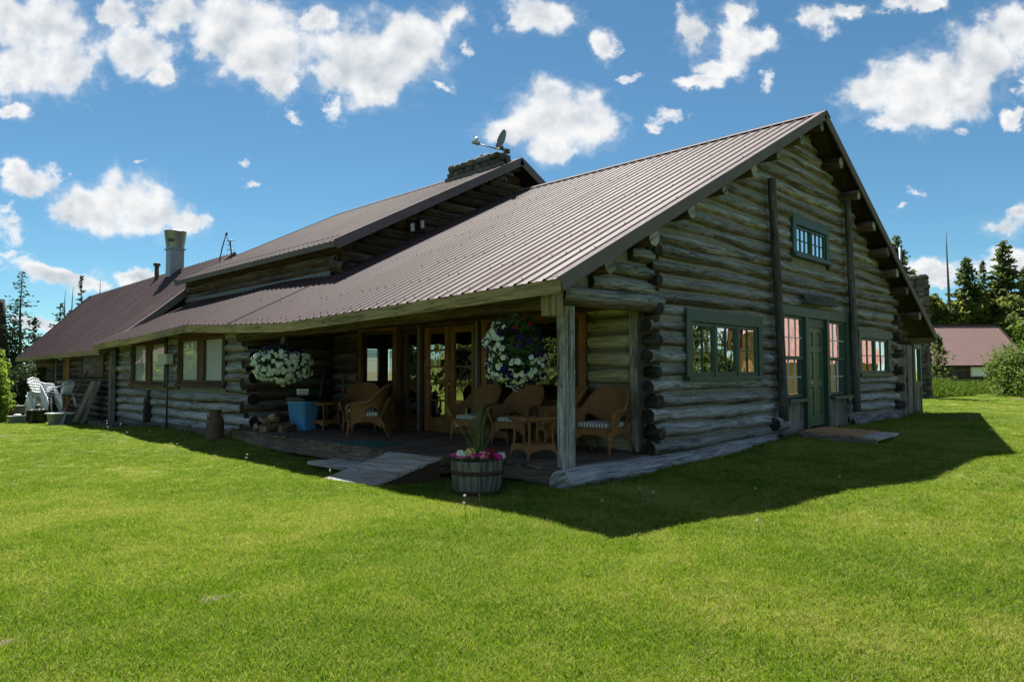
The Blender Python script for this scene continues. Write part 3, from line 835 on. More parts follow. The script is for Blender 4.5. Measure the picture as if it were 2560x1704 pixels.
# ------------------------------------------------------------------ windows and doors
def window(fr, u0, u1, z0, z1, cols, rows, nsash, trim_mat, sash_mat, top=.17, side=.14, bot=.07, sillw=.05, d=.13, glass='glass', blind=False, mull=.07, bar=.018, stile=.045):
    mb = MB()
    fr.box(mb, u0, u1, z1-top, z1, d-.06, d)
    fr.box(mb, u0, u0+side, z0+bot, z1-top, d-.06, d-.006); fr.box(mb, u1-side, u1, z0+bot, z1-top, d-.06, d-.006)
    fr.box(mb, u0+side-.001, u0+side+.02, z0+bot, z1-top, -.05, d-.061); fr.box(mb, u1-side-.02, u1-side+.001, z0+bot, z1-top, -.05, d-.061)
    fr.box(mb, u0, u1, z1-top-.02, z1-top, -.05, d-.062)
    w = mb.build('window', trim_mat, lodge)
    mb = MB(); fr.box(mb, u0-.03, u1+.04, z0, z0+bot, -.05, d+sillw); mb.build('sill', trim_mat, w)
    a, b = u0+side+.02, u1-side-.02; wd = (b-a-mull*(nsash-1))/nsash
    zz0, zz1 = z0+bot, z1-top-.02
    for i in range(nsash):
        s0 = a+i*(wd+mull); s1 = s0+wd
        if i:
            m2 = MB(); fr.box(m2, s0-mull, s0, zz0, zz1, .0, d-.02); m2.build('mullion', sash_mat, w)
        mb = MB()
        fr.box(mb, s0, s0+stile, zz0, zz1, .05, .10); fr.box(mb, s1-stile, s1, zz0, zz1, .05, .10)
        fr.box(mb, s0+stile, s1-stile, zz0, zz0+stile*1.5, .05, .098); fr.box(mb, s0+stile, s1-stile, zz1-stile, zz1, .05, .098)
        g0, g1, h0, h1 = s0+stile, s1-stile, zz0+stile*1.5, zz1-stile
        for c in range(1, cols): x = g0+(g1-g0)*c/cols; fr.box(mb, x-bar/2, x+bar/2, h0, h1, .058, .09)
        for r_ in range(1, rows): z = h0+(h1-h0)*r_/rows; fr.box(mb, g0, g1, z-bar/2, z+bar/2, .060, .088)
        mb.build('sash', sash_mat, w)
        mb = MB(); fr.quad(mb, g0-.005, g1+.005, h0-.005, h1+.005, .072); mb.build('pane', glass, w)
        if blind:
            mb = MB(); k = 0; z = h0+.02
            while z < h1:
                c = fr.pt((g0+g1)/2, .03, z)
                mb.box(c, (g1-g0+.04, .036, .003), rot=fr.m @ Matrix.Rotation(R(-62), 3, 'X'), rnd=.5); z += .034
            mb.build('blind', 'blind', w)
    return w
window(GABLE, 2.75, 5.42, 1.26, 2.39, 2, 2, 3, 'green', 'green', top=.19, side=.16, mull=.06)
window(GABLE, 10.55, 12.95, 1.27, 2.38, 2, 2, 2, 'green', 'green', top=.18, side=.20, mull=.06)
window(GABLE, 6.88, 8.80, 3.70, 4.53, 3, 2, 2, 'green', 'green', top=.17, side=.16, mull=.05)
mb = MB()                                                        # door surround
GABLE.box(mb, 6.13, 9.90, 2.50, 2.69, .06, .15)
for u0, u1, z0 in ((6.13, 6.32, .84), (7.36, 7.50, .22), (8.50, 8.64, .22), (9.70, 9.90, .84)): GABLE.box(mb, u0, u1, z0, 2.50, .06, .145)
GABLE.box(mb, 7.50, 8.50, 2.32, 2.50, .05, .09)
ds = mb.build('door_surround', 'green', lodge)
mb = MB()
for u in np.arange(6.2, 7.45, .21): GABLE.box(mb, u, u+.205, .16, .80, .03, .07)
for u in np.arange(8.62, 9.8, .17): GABLE.box(mb, u, u+.165, .18, .80, .03, .07)
GABLE.box(mb, 5.95, 10.0, .02, .17, .02, .12)
mb.build('lower_panel', 'greywood', ds)
for u0, u1 in ((6.32, 7.36), (8.64, 9.70)):
    mb = MB(); GABLE.box(mb, u0-.02, u1+.05, .80, .86, .0, .24); mb.build('sill', 'green', ds)
    mb = MB()
    for z0, z1, d0 in ((.88, 1.68, .03), (1.64, 2.49, .055)):
        st = .05
        GABLE.box(mb, u0+.01, u0+.06, z0, z1, d0, d0+.04); GABLE.box(mb, u1-.06, u1-.01, z0, z1, d0, d0+.04)
        GABLE.box(mb, u0+.06, u1-.06, z0, z0+.06, d0, d0+.038); GABLE.box(mb, u0+.06, u1-.06, z1-.05, z1, d0, d0+.038)
    mb.build('sash', 'green', ds)
    mb = MB()
    for z0, z1, d0 in ((.94, 1.63, .03), (1.70, 2.44, .055)):
        for k in (1, 2):
            x = u0+.06+(u1-u0-.12)*k/3; GABLE.box(mb, x-.008, x+.008, z0, z1, d0+.005, d0+.03)
        z = (z0+z1)/2; GABLE.box(mb, u0+.06, u1-.06, z-.009, z+.009, d0+.007, d0+.028)
    mb.build('muntin', 'white', ds)
    mb = MB()
    for z0, z1, d0 in ((.93, 1.64, .03), (1.69, 2.45, .055)): GABLE.quad(mb, u0+.05, u1-.05, z0, z1, d0+.015)
    mb.build('pane', 'glass', ds)
mb = MB()                                                        # six-panel green door
D0, D1, Z0, Z1 = 7.50, 8.50, .26, 2.32
GABLE.box(mb, D0, D1, Z0, Z1, .0, .03)
cols_ = [(D0, D0+.14), (7.93, 8.07), (D1-.14, D1)]
for a, b in cols_: GABLE.box(mb, a, b, Z0, Z1, .03, .055)
for z0, z1 in ((Z0, .48), (1.08, 1.24), (1.80, 1.92), (2.20, Z1)):
    GABLE.box(mb, D0+.14, 7.93, z0, z1, .03, .054); GABLE.box(mb, 8.07, D1-.14, z0, z1, .03, .054)
for a, b in ((D0+.18, 7.89), (8.11, D1-.18)):
    for z0, z1 in ((.52, 1.04), (1.28, 1.76), (1.96, 2.16)): GABLE.box(mb, a, b, z0, z1, .03, .044)
door = mb.build('front_door', 'doorgreen', lodge)
mb = MB()
c = GABLE.pt(7.60, .055, 1.16)
mb.tube([c, c+Vector((0, -.02, 0)), c+Vector((0, -.021, 0)), c+Vector((0, -.05, 0))], [.035, .035, .012, .012], 14)
mb.tube([c+Vector((0, -.05, 0)), c+Vector((0, -.06, 0)), c+Vector((0, -.08, 0)), c+Vector((0, -.095, 0))], [.014, .032, .034, .012], 14)
mb.build('handle', 'brass', door)
mb = MB(); mb.box((8.05, -.20, 2.88), (1.75, .035, .22), rot=Matrix.Rotation(R(-18), 3, 'X') @ Matrix.Rotation(R(-2), 3, 'Y'), jitter=.01)
mb.build('sign_board', 'pole', lodge)
# right lean-to end wall: plank double door, small green window, boards
LE = Frame((0, .12, 0), (1, 0, 0), (0, -1, 0))
mb = MB()
log_wall(mb, LE, 13.5, 16.0, .1, 3.4, .226, .12, [(15.25, 16.0, .2, 2.2)], lambda u: zright(u)-.1, 0.0)
LE.box(mb, 13.5, 15.9, .0, 2.25, -.1, -.03, mi=1)
mb.build('lean_to_wall', ['log_dark', 'log_end'], lodge)
mb = MB()
x = 13.66
for w_ in (.30, .28, .27, .30, .28, .25):
    mb.box((x+w_/2, -.06+.015*math.sin(x*9), 1.14), (w_-.012, .045, 1.95), rot=Matrix.Rotation(R(random.uniform(-.6, .6)), 3, 'Y'), jitter=.012); x += w_
pd = mb.build('plank_door', 'greywood', lodge)
mb = MB(); mb.bx(14.42, 14.60, -.125, -.085, 1.12, 1.20); mb.build('latch', 'steel', pd)
mb = MB()
for a, b, z0, z1 in ((15.35, 16.1, 2.02, 2.16), (15.35, 15.47, 1.1, 2.02), (15.98, 16.1, 1.1, 2.02), (15.35, 16.1, .96, 1.1)): GABLE.box(mb, a, b, z0, z1, -.02, .05)
GABLE.box(mb, 16.0, 16.09, .16, .96, -.02, .05)
sgw = mb.build('window', 'green', lodge)
mb = MB(); GABLE.quad(mb, 15.47, 15.98, 1.1, 2.02, .0); mb.build('pane', 'glass', sgw)
mb = MB()
for u in (15.36, 15.52, 15.68, 15.84): GABLE.box(mb, u, u+.14, .14, .95, -.02, .03)
mb.build('lower_panel', 'greywood', lodge)

# left section windows
for (u0, u1, z0, z1) in ((10.2, 13.17, 1.05, 2.40), (13.98, 16.95, 1.01, 2.37)):
    window(LEFT, u0, u1, z0, z1, 1, 1, 2, 'darkwood', 'darkwood', top=.10, side=.13, bot=.08, mull=.30, stile=.06, blind=True, d=.12, glass='glass_blind')
# porch windows, sidelight and glazed double door
window(PORCH, 1.30, 3.78, .86, 2.38, 1, 1, 1, 'brownwood', 'darkwood', top=.06, side=.14, bot=.07, stile=.05, d=.12)
window(PORCH, 6.45, 7.95, .78, 2.38, 1, 1, 1, 'brownwood', 'darkwood', top=.06, side=.12, bot=.07, stile=.05, d=.12, glass='glass_clear')
for u0, u1 in ((6.45, 7.95), (1.30, 3.78)):
    mb = MB()
    n = int((u1-u0)/.17)
    for k in range(n): PORCH.box(mb, u0+k*(u1-u0)/n, u0+(k+1)*(u1-u0)/n-.006, .2, .80, .0, .06)
    mb.build('lower_panel', 'brownwood', lodge)
def glazed(name, u0, u1, z0, z1, rows, mat, bottom):
    mb = MB(); st = .13
    PORCH.box(mb, u0, u0+st, z0, z1, .0, .06); PORCH.box(mb, u1-st, u1, z0, z1, .0, .06)
    PORCH.box(mb, u0+st, u1-st, z1-st, z1, .0, .058); PORCH.box(mb, u0+st, u1-st, z0, z0+bottom, .0, .058)
    for r_ in range(1, rows): z = z0+bottom+(z1-st-z0-bottom)*r_/rows; PORCH.box(mb, u0+st, u1-st, z-.018, z+.018, .01, .05)
    o = mb.build(name, mat, lodge)
    mb = MB(); PORCH.quad(mb, u0+st-.01, u1-st+.01, z0+bottom-.01, z1-st+.01, .028); mb.build('pane', 'glass', o)
    return o
d1 = glazed('glazed_door', 3.98, 4.76, .22, 2.32, 5, 'brownwood', .28)
d2 = glazed('glazed_door', 4.78, 5.56, .22, 2.32, 5, 'brownwood', .28)
glazed('sidelight', 5.70, 6.28, .22, 2.34, 5, 'darkwood', .30)
mb = MB()
mb.tube([PORCH.pt(4.70, .06, 1.18), PORCH.pt(4.70, .11, 1.18)], .022, 10); mb.build('handle', 'brass', d1)
mb = MB()
for u0, u1 in ((3.80, 3.97), (5.57, 5.70), (6.29, 6.44)): PORCH.box(mb, u0, u1, .2, 2.38, .0, .13)
PORCH.box(mb, 3.97, 6.3, 2.33, 2.40, .0, .12)
mb.build('door_frame', 'darkwood', lodge)
mb = MB(); PORCH.box(mb, 3.84, 3.90, .2, 2.36, .131, .16); mb.build('screen_track', 'flash', lodge); mb = MB(); PORCH.box(mb, 5.61, 5.66, .2, 2.36, .131, .16); mb.build('screen_track', 'flash', lodge)
mb = MB(); PORCH.box(mb, .28, .42, .2, 2.42, -.02, .14); mb.build('trim_board', 'ramp', lodge)

# deck
mb = MB(); y = .02; k = 0
while y < 8.95:
    w_ = .138
    x0 = -.14 if y < 2.05 else -.50
    mb.box(((x0+2.1)/2+random.uniform(-.012, .012), y+w_/2, .182+random.uniform(-.003, .003)), (2.1-x0, w_-.008, .036)); y += w_
deck = mb.build('deck', 'deck', lodge)
mb = MB()
mb.bx(-.12, -.08, .04, 2.04, -.02, .158); mb.bx(-.47, -.43, 2.05, 8.9, -.08, .158); mb.bx(-.47, -.1, 2.05, 2.09, -.05, .158)
mb.bx(-.1, 2.0, -.02, .016, .06, .20)
mb.bx(-.16, .12, -.15, .03, .10, .18)
mb.build('rim_board', 'deck', deck)

# roof fittings
def part(name, mb, mats): return mb.build(name, mats, lodge)
mb = MB()
cx, cy = 2.95, 22.3
mb.bx(cx-.25, cx+.25, cy-.25, cy+.25, 4.6, 6.16)
for z in (5.2, 6.0): pass
vs = part('vent_stack', mb, 'galv')
mb = MB()
mb.bx(cx-.30, cx+.30, cy-.30, cy+.30, 6.16, 6.21)
mb.lathe([(.315, 0), (.32, .02), (.395, .64), (.41, .66), (.40, .69), (.38, .64), (.30, .02)], 28, (cx, cy, 6.21))
mb.box((cx-.25, cy-.25, 6.50), (.24, .02, .12), rot=Matrix.Rotation(R(-42), 3, 'Z'), mi=1)
mb.build('vent_hood', ['galv', 'steel'], vs)
mb = MB(); px_, py_ = 2.72, 23.6
mb.tube([(px_, py_, 4.9), (px_, py_, 5.68)], .085, 12); mb.tube([(px_, py_, 5.66), (px_, py_, 5.68), (px_, py_, 5.76), (px_, py_, 5.80)], [.10, .135, .135, .05], 12)
part('stove_pipe', mb, 'rust')
# chimney on the upper ridge
def stone_block(mb, x0, x1, y0, y1, z0, z1, s=.32):
    mb.bx(x0+.05, x1-.05, y0+.05, y1-.05, z0, z1-.04, mi=1)
    def stones(fr, w, h):
        z = 0
        while z < h:
            hh = random.uniform(.7, 1.15)*s; u = random.uniform(-.1, 0)
            while u < w:
                ww = random.uniform(.7, 1.6)*s
                u0_, u1_ = max(0, u), min(w, u+ww)
                if u1_-u0_ > .06:
                    c = fr.pt((u0_+u1_)/2, -.03+random.uniform(-.02, .02), z0+z+hh/2)
                    rr = random.uniform(0, 6)
                    P = []; nu, nv = 8, 6
                    for i in range(nu):
                        for j in range(nv):
                            a = 2*PI*i/nu; b_ = -PI/2+PI*j/(nv-1)
                            def se(v, e=.6): return math.copysign(abs(v)**e, v)
                            lx = se(math.cos(b_))*se(math.cos(a))*(u1_-u0_)*.49; ly = se(math.cos(b_))*se(math.sin(a))*.10; lz = se(math.sin(b_))*min(hh, h-z+.05)*.49
                            k = 1+.10*math.sin(3*a+rr)+.08*math.sin(2*b_+rr*2)
                            P.append(c + fr.u*lx*k + fr.n*ly*k + Vector((0, 0, lz*k)))
                    mb.grid(P, nu, nv, None, random.random(), 0, True, closeu=True)
                u += ww
            z += hh
    stones(Frame((x0, y0, 0), (1, 0, 0), (0, -1, 0)), x1-x0, z1-z0)
    stones(Frame((x0, y0, 0), (0, 1, 0), (-1, 0, 0)), y1-y0, z1-z0)
    stones(Frame((x1, y0, 0), (0, 1, 0), (1, 0, 0)), y1-y0, z1-z0)
    stones(Frame((x0, y1, 0), (1, 0, 0), (0, 1, 0)), x1-x0, z1-z0)
mb = MB(); stone_block(mb, 7.15, 7.6, 8.55, 10.85, 7.0, 7.84, .26); part('chimney', mb, ['stone', 'mortar'])
mb = MB(); mb.bx(7.09, 7.7, 8.48, 10.95, 7.2, 7.50); part('chimney_flashing', mb, 'rimmetal')
# floodlights under the upper rake, meter box, junctions
mb = MB()
for dx in (0, .32):
    mb.box((3.9+dx, 8.45, 5.13+dx*.4), (.17, .15, .24), rot=Matrix.Rotation(R(20), 3, 'X') @ Matrix.Rotation(R(-20), 3, 'Y'), mi=0)
    mb.box((3.86+dx, 8.36, 5.10+dx*.4), (.10, .02, .2), rot=Matrix.Rotation(R(20), 3, 'X') @ Matrix.Rotation(R(-20), 3, 'Y'), mi=1)
part('floodlight', mb, ['steel', 'white'])
mb = MB(); mb.bx(-.34, -.17, 13.3, 13.95, 1.64, 1.9); bx_ = part('meter_box', mb, 'boxmetal')
mb = MB(); mb.tube([(-.2, 13.62, -.1), (-.2, 13.6, 1.64)], .028, 8); mb.tube([(-.2, 13.72, 1.9), (-.2, 13.72, 2.3)], .04, 8); mb.build('conduit', 'steel', bx_)
mb = MB(); mb.tube([(-.12, 26.0, 1.9), (-.14, 25.95, 1.2), (-.12, 26.02, .5)], .02, 6); part('cable', mb, 'white')
mb = MB(); mb.bx(-.25, -.10, 24.95, 25.25, 1.02, 1.12); part('junction_box', mb, 'white'); mb = MB(); mb.lathe([(.02, 0), (.09, .05), (.07, .12), (.02, .16)], 12, (-.2, 24.9, 1.88)); part('lamp_bracket', mb, 'white')

# ------------------------------------------------------------------ wicker furniture
def wicker_chair(name, label):
    root = thing(name, label, 'chair', group='wicker armchairs on the porch')
    # woven shell: arms and back in one sweep
    mb = MB(); nu, nv = 44, 9
    def plan(s):
        a = (s-.5)*2                                   # -1..1 from left arm front to right arm front
        t_ = abs(a); sg = 1 if a > 0 else -1
        if t_ > .62:                                    # straight arm
            q = (t_-.62)/.38; return Vector((sg*(.30+.02*q), .02-.30*q, 0)), Vector((sg, 0, 0))
        th = t_/.62*PI/2
        return Vector((sg*.30*math.sin(th), .02+.25*math.cos(th), 0)), Vector((sg*math.sin(th), math.cos(th), 0))
    def sm(x): x = max(0, min(1, x)); return x*x*(3-2*x)
    def top(s):
        t_ = abs(s-.5)*2
        return .965-.325*sm((t_-.12)/.55) - .02*sm((t_-.85)/.15)
    def low(s):
        t_ = abs(s-.5)*2
        if t_ > .72: return .34
        if t_ > .55: return .34+.24*sm((.72-t_)/.12)
        return .58-.10*sm((.5-t_)/.4)
    def sp(s, q):
        p, n = plan(s); z0, z1 = low(s), top(s); z = z0+(z1-z0)*q
        t_ = abs(s-.5)*2
        lean = (.20-.10*sm(t_/.7))*max(0, z-.42)
        flare = .05*q**4
        return p + n*(lean+flare) + Vector((0, 0, z))
    P = []; U = []
    for i in range(nu):
        s = i/(nu-1)
        for j in range(nv):
            q = j/(nv-1); P.append(sp(s, q)); U.append((s*1.7, low(s)+(top(s)-low(s))*q))
    mb.grid(P, nu, nv, U, .5, 0, True)
    mb.grid([p*1.0+Vector((0, 0, -.002))-plan((k//nv)/(nu-1))[1]*.022 for k, p in enumerate(P)], nu, nv, U, .5, 0, True, flip=True)
    rim = [sp(i/60, 1.0)-plan(i/60)[1]*.011 for i in range(61)]
    mb.tube(rim, .026, 8, rnd=.5)
    mb.tube([sp(i/60, 0.0)-plan(i/60)[1]*.011 for i in range(61)], .014, 6, rnd=.5)
    for i in (0, 60):                                   # arm fronts rolled over and down
        p = sp(i/60, 1.0); sg = 1 if i else -1
        mb.tube([p, p+Vector((sg*.012, -.045, -.02)), p+Vector((sg*.005, -.06, -.08)), Vector((sg*.315, -.30, .34))], .026, 8, rnd=.5)
    mb.build('backrest', 'wicker', root)
    mb = MB()                                           # seat deck
    mb.bx(-.30, .30, -.28, .26, .355, .385, rnd=.5)
    mb.build('seat', 'wicker', root)
    mb = MB()                                           # apron with arches
    def apron(p0, p1, hi=.30, lo=.17):
        p0 = Vector(p0); p1 = Vector(p1); n = 13; P = []; U = []
        for i in range(n):
            t_ = i/(n-1); a = abs(t_-.5)*2
            zb = hi-(hi-lo)*a**3
            for j in range(4):
                q = j/3; P.append(p0.lerp(p1, t_)+Vector((0, 0, .385+(zb-.385)*q))); U.append((t_*(p1-p0).length, q*(.385-zb)))
        mb.grid(P, n, 4, U, .5, 0, True)
        mb.tube([p0.lerp(p1, i/12)+Vector((0, 0, hi-(hi-lo)*(abs(i/12-.5)*2)**3)) for i in range(13)], .012, 6, rnd=.5)
    apron((-.31, -.30, 0), (.31, -.30, 0)); apron((-.31, -.30, 0), (-.27, .28, 0)); apron((.31, -.30, 0), (.27, .28, 0)); apron((-.27, .28, 0), (.27, .28, 0), .3, .24)
    mb.build('apron', 'wicker', root)
    for sx in (-1, 1):
        mb = MB(); mb.tube([(sx*.315, -.30, .37), (sx*.318, -.31, .2), (sx*.325, -.325, 0)], [.028, .025, .017], 8, rnd=.5); mb.build('leg', 'wicker', root)
        mb = MB(); mb.tube([(sx*.27, .27, .37), (sx*.285, .33, .2), (sx*.31, .43, 0)], [.024, .022, .017], 8, rnd=.5); mb.build('leg', 'wicker', root)
        mb = MB(); mb.tube([(sx*.265, .27, .37), (sx*.26, .34, .56), (sx*.25, .42, .74)], .016, 7, rnd=.5); mb.build('back_post', 'wicker', root)
    mb = MB(); nu, nv = 26, 26; P = []; U = []          # striped cushion, slightly lumpy
    for i in range(nu):
        for j in range(nv):
            a, b = i/(nu-1)*2-1, j/(nv-1)*2-1
            e = max(0, 1-max(abs(a), abs(b))**8)
            tuft = 1-.22*math.exp(-((abs(a)-.4)**2+(abs(b)-.4)**2)*30)
            P.append((a*.265, b*.245-.03, .40+.075*e**.45*tuft)); U.append(((a+1)*.5, (b+1)*.5))
    mb.grid(P, nu, nv, U, .5, 0, True)
    rimp = []
    for k in range(48):
        th = 2*PI*k/48
        def se(v): return math.copysign(abs(v)**.25, v)
        rimp.append((se(math.cos(th)), se(math.sin(th))))
    P = []; U = []
    for (a, b) in rimp:
        for j in range(7):
            ph = -PI/2+PI*j/6
            k = 1+.05*math.cos(ph)*1.2
            P.append((a*.265*k, b*.245*k-.03, .428+.036*math.sin(ph))); U.append(((a+1)*.5+ (.0 if abs(b) > .9 else b*.5), j/6))
    mb.grid(P, 48, 7, U, .5, 0, True, closeu=True)
    mb.build('cushion', 'cushion', root)
    return root
chair = wicker_chair('wicker_armchair', 'wicker armchair with striped cushion just right of the corner porch post')
chair.location = (1.50, .60, .2); chair.rotation_euler = (0, 0, R(-84))
dup(chair, (1.52, 1.42, .2), R(-125), 'wicker armchair half hidden behind the corner porch post')
dup(chair, (1.50, 2.30, .2), R(-82), 'wicker armchair behind the wicker side table, under the mixed flower basket')
dup(chair, (1.45, 3.28, .2), R(-86), 'wicker armchair in front of the glazed double door')
dup(chair, (.62, 5.45, .2), R(-130), 'wicker armchair seen side-on at the end of the green doormat')
dup(chair, (1.28, 6.65, .2), R(-42), 'wicker armchair by the interior-view window with its tall oval back facing the lawn')

def side_table(label):
    root = thing('wicker_side_table', label, 'side table', group='wicker side tables on the porch')
    mb = MB(); h = .25
    mb.bx(-h, h, -h, h, .545, .565, rnd=.5)
    for a, b in (((-h, -h), (h, -h)), ((h, -h), (h, h)), ((h, h), (-h, h)), ((-h, h), (-h, -h))):
        mb.tube([(*a, .555), (*b, .555)], .022, 8, rnd=.5)
        mb.tube([(a[0]*.9, a[1]*.9, .525), (b[0]*.9, b[1]*.9, .525)], .016, 6, rnd=.5)
    mb.build('table_top', 'wicker', root)
    mb = MB(); k = .225
    mb.bx(-k, k, -k, k, .185, .20, rnd=.5)
    for a, b in (((-k, -k), (k, -k)), ((k, -k), (k, k)), ((k, k), (-k, k)), ((-k, k), (-k, -k))):
        n = 11; P = []; U = []
        for i in range(n):
            t_ = i/(n-1); e = abs(t_-.5)*2; zb = .13-.07*e**2.5
            fl = 1.04
            for j in range(3):
                q = j/2; P.append(((a[0]+(b[0]-a[0])*t_)*(1+.06*q), (a[1]+(b[1]-a[1])*t_)*(1+.06*q), .20+(zb-.20)*q)); U.append((t_*.45, q*.1))
        mb.grid(P, n, 3, U, .5, 0, True)
    mb.build('shelf', 'wicker', root)
    for sx in (-1, 1):
        for sy in (-1, 1):
            mb = MB(); mb.tube([(sx*.215, sy*.215, .54), (sx*.19, sy*.19, .40), (sx*.20, sy*.20, .2), (sx*.225, sy*.225, .08), (sx*.25, sy*.25, 0)], [.02, .017, .017, .02, .018], 8, rnd=.5)
            mb.build('leg', 'wicker', root)
    return root
tb = side_table('wicker side table beside the porch post, close to the deck edge')
tb.location = (.42, .98, .2); tb.rotation_euler = (0, 0, R(-14))
dup(tb, (1.72, 2.80, .2), 0, 'wicker side table squeezed between two armchairs right of the double door')
dup(tb, (.92, 7.50, .2), R(8), 'wicker side table beside the blue plastic bin')

# ------------------------------------------------------------------ flowers and hanging baskets
def unit(n):
    v = RNG.normal(size=(n, 3)); return v/np.linalg.norm(v, axis=1, keepdims=True)
def leaf_quads(C, N, size, aspect=1.6, tilt=.7):
    """diamond leaves at C, roughly facing N"""
    n = len(C)
    N = N + RNG.normal(size=(n, 3))*tilt; N /= np.linalg.norm(N, axis=1, keepdims=True)
    A = np.cross(N, RNG.normal(size=(n, 3))); A /= np.linalg.norm(A, axis=1, keepdims=True)
    B = np.cross(N, A)
    s = (size*RNG.uniform(.6, 1.3, n))[:, None]
    V = np.stack([C-A*s*aspect*.5, C-B*s*.5+A*s*.05, C+A*s*aspect*.5, C+B*s*.5+A*s*.05], 1).reshape(-1, 3)
    F = np.arange(4*n).reshape(-1, 4)
    return V, F
def flower_mesh(name, C, N, r, mat, parent, tilt=.35, petals=5):
    n = len(C); N = N+RNG.normal(size=(n, 3))*tilt; N /= np.linalg.norm(N, axis=1, keepdims=True)
    A = np.cross(N, RNG.normal(size=(n, 3))); A /= np.linalg.norm(A, axis=1, keepdims=True); B = np.cross(N, A)
    m = petals*4; V = []; F = []; rr = []
    for i in range(n):
        s = r*RNG.uniform(.75, 1.2); base = len(V)
        V.append(C[i]-N[i]*s*.25)
        for k in range(m):
            th = 2*PI*k/m; q = s*(.80+.20*abs(math.cos(th*petals/2)))
            V.append(C[i]+(A[i]*math.cos(th)+B[i]*math.sin(th))*q + N[i]*s*.16*math.sin(th*petals))
        rv = RNG.random()
        for k in range(m): F.append((base, base+1+k, base+1+(k+1) % m)); rr.append(rv)
    return quads_mesh(name, np.array(V), np.array(F), np.array(rr), mat, parent)
def basket_obj(label, loc, rx, rz, hook_z, spec, nleaf, leafmat='plantleaf'):
    """spec: list of (name, material, count, filter(dirs)->mask, radius)"""
    root = thing('hanging_basket', label, 'hanging basket', loc, group='hanging flower baskets')
    mb = MB()
    mb.tube([(0, 0, hook_z), (.02, 0, hook_z-.05), (.03, .01, hook_z-.12), (0, .0, hook_z-.18)], .008, 6)
    for k in range(3):
        a = 2*PI*k/3; mb.tube([(0, 0, hook_z-.16), (.17*math.cos(a), .17*math.sin(a), rz*.35)], .006, 5)
    mb.build('hanger', 'white', root)
    mb = MB(); mb.lathe([(.02, -.18), (.13, -.17), (.19, .06), (.2, .08), (.17, .08)], 18, (0, 0, 0)); mb.build('pot', 'greyplastic', root)
    D = unit(nleaf); rad = RNG.uniform(.45, 1.0, nleaf)**.6
    lump = 1+.10*np.sin(D[:, 0]*6+1)*np.cos(D[:, 1]*5)+.07*np.sin(D[:, 2]*9)
    C = D*np.array([rx, rx, rz])*(rad*lump*.97)[:, None]
    V, F = leaf_quads(C, D, .055)
    quads_mesh('foliage', V, F, RNG.random(len(F)), leafmat, root)
    for (nm, mat, cnt, flt, r) in spec:
        D = unit(cnt*14); D = D[flt(D)][:cnt]; n = len(D)
        lump = 1+.10*np.sin(D[:, 0]*6+1)*np.cos(D[:, 1]*5)+.07*np.sin(D[:, 2]*9)
        C = D*np.array([rx, rx, rz])*(RNG.uniform(.93, 1.06, n)*lump)[:, None]
        tag(flower_mesh(nm, C, D*np.array([1, 1, .8]), r, mat, root), kind='stuff' if n > 100 else None)
    return root
def clus(seed, thr):
    g = np.random.default_rng(seed).normal(size=(3, 5))*2.2; p = np.random.default_rng(seed+1).uniform(0, 6, 5)
    return lambda D: (np.sin(D@g + p).sum(1) > thr)
basket_obj('round hanging basket smothered in white petunias at the left end of the porch', (-.30, 7.02, 1.58), .53, .40, .70,
    [('white_flowers', 'pwhite', 430, lambda D: D[:, 2] < .62, .045), ('purple_flowers', 'ppurple', 60, lambda D: D[:, 2] > .45, .040)], 1300, 'plantleaf')
basket_obj('tall hanging basket of mixed white, purple and red petunias by the corner post', (-.17, .74, 1.70), .41, .50, .66,
    [('white_flowers', 'pwhite', 260, lambda D: ((D[:, 2] > .0) & (D[:, 2] < .7) & (D[:, 1]-D[:, 0]*.6 > .25)) | ((D[:, 2] < -.12) & clus(3, -1.1)(D)) , .039),
     ('purple_flowers', 'ppurple', 150, lambda D: (D[:, 2] < .6), .038), ('red_flowers', 'pred', 9, lambda D: (D[:, 2] > .55) & (D[:, 1] < .4), .042)], 1300)
mb = None
tip = basket_tip = None

# barrel planter
bx0, by0 = -.81, .81; bz0 = gz(bx0, by0)-.02
bar = thing('barrel_planter', 'half whiskey barrel planter with rusty hoops standing on the grass before the deck', 'planter', (bx0, by0, bz0))
mb = MB(); SEG = 22
for k in range(SEG):
    a0, a1 = 2*PI*k/SEG+.008, 2*PI*(k+1)/SEG-.008
    prof = [(.285, 0), (.315, .15), (.335, .3), (.345, .42), (.345, .44), (.315, .44), (.31, .36)]
    P = []; U = []
    for a in (a0, (a0+a1)/2, a1):
        for j, (r_, z) in enumerate(prof): P.append((r_*math.cos(a), r_*math.sin(a), z*1.0)); U.append((z+j*.01, a*.33))
    mb.grid(P, 3, len(prof), U, random.random(), 0, False)
mb.lathe([(0.0, .02), (.28, .02)], 22, (0, 0, 0)); mb.build('staves', 'barrel', bar)
for z0, z1, r0, r1 in ((.27, .32, .333, .338), (.03, .075, .294, .303)):
    mb = MB(); mb.lathe([(r0, z0), (r0+.006, z0), (r1+.006, z1), (r1, z1)], 36); mb.build('hoop', 'hoop', bar)
mb = MB(); mb.lathe([(.325, .39), (.15, .40), (0, .405)], 22); mb.build('soil', 'soil', bar)
sp_ = thing('spike_plant', 'tall spiky grass-like plant rising from the middle of the barrel planter', 'plant', (bx0+.02, by0+.02, bz0+.40))
Vs = []; Fs = []; rs = []
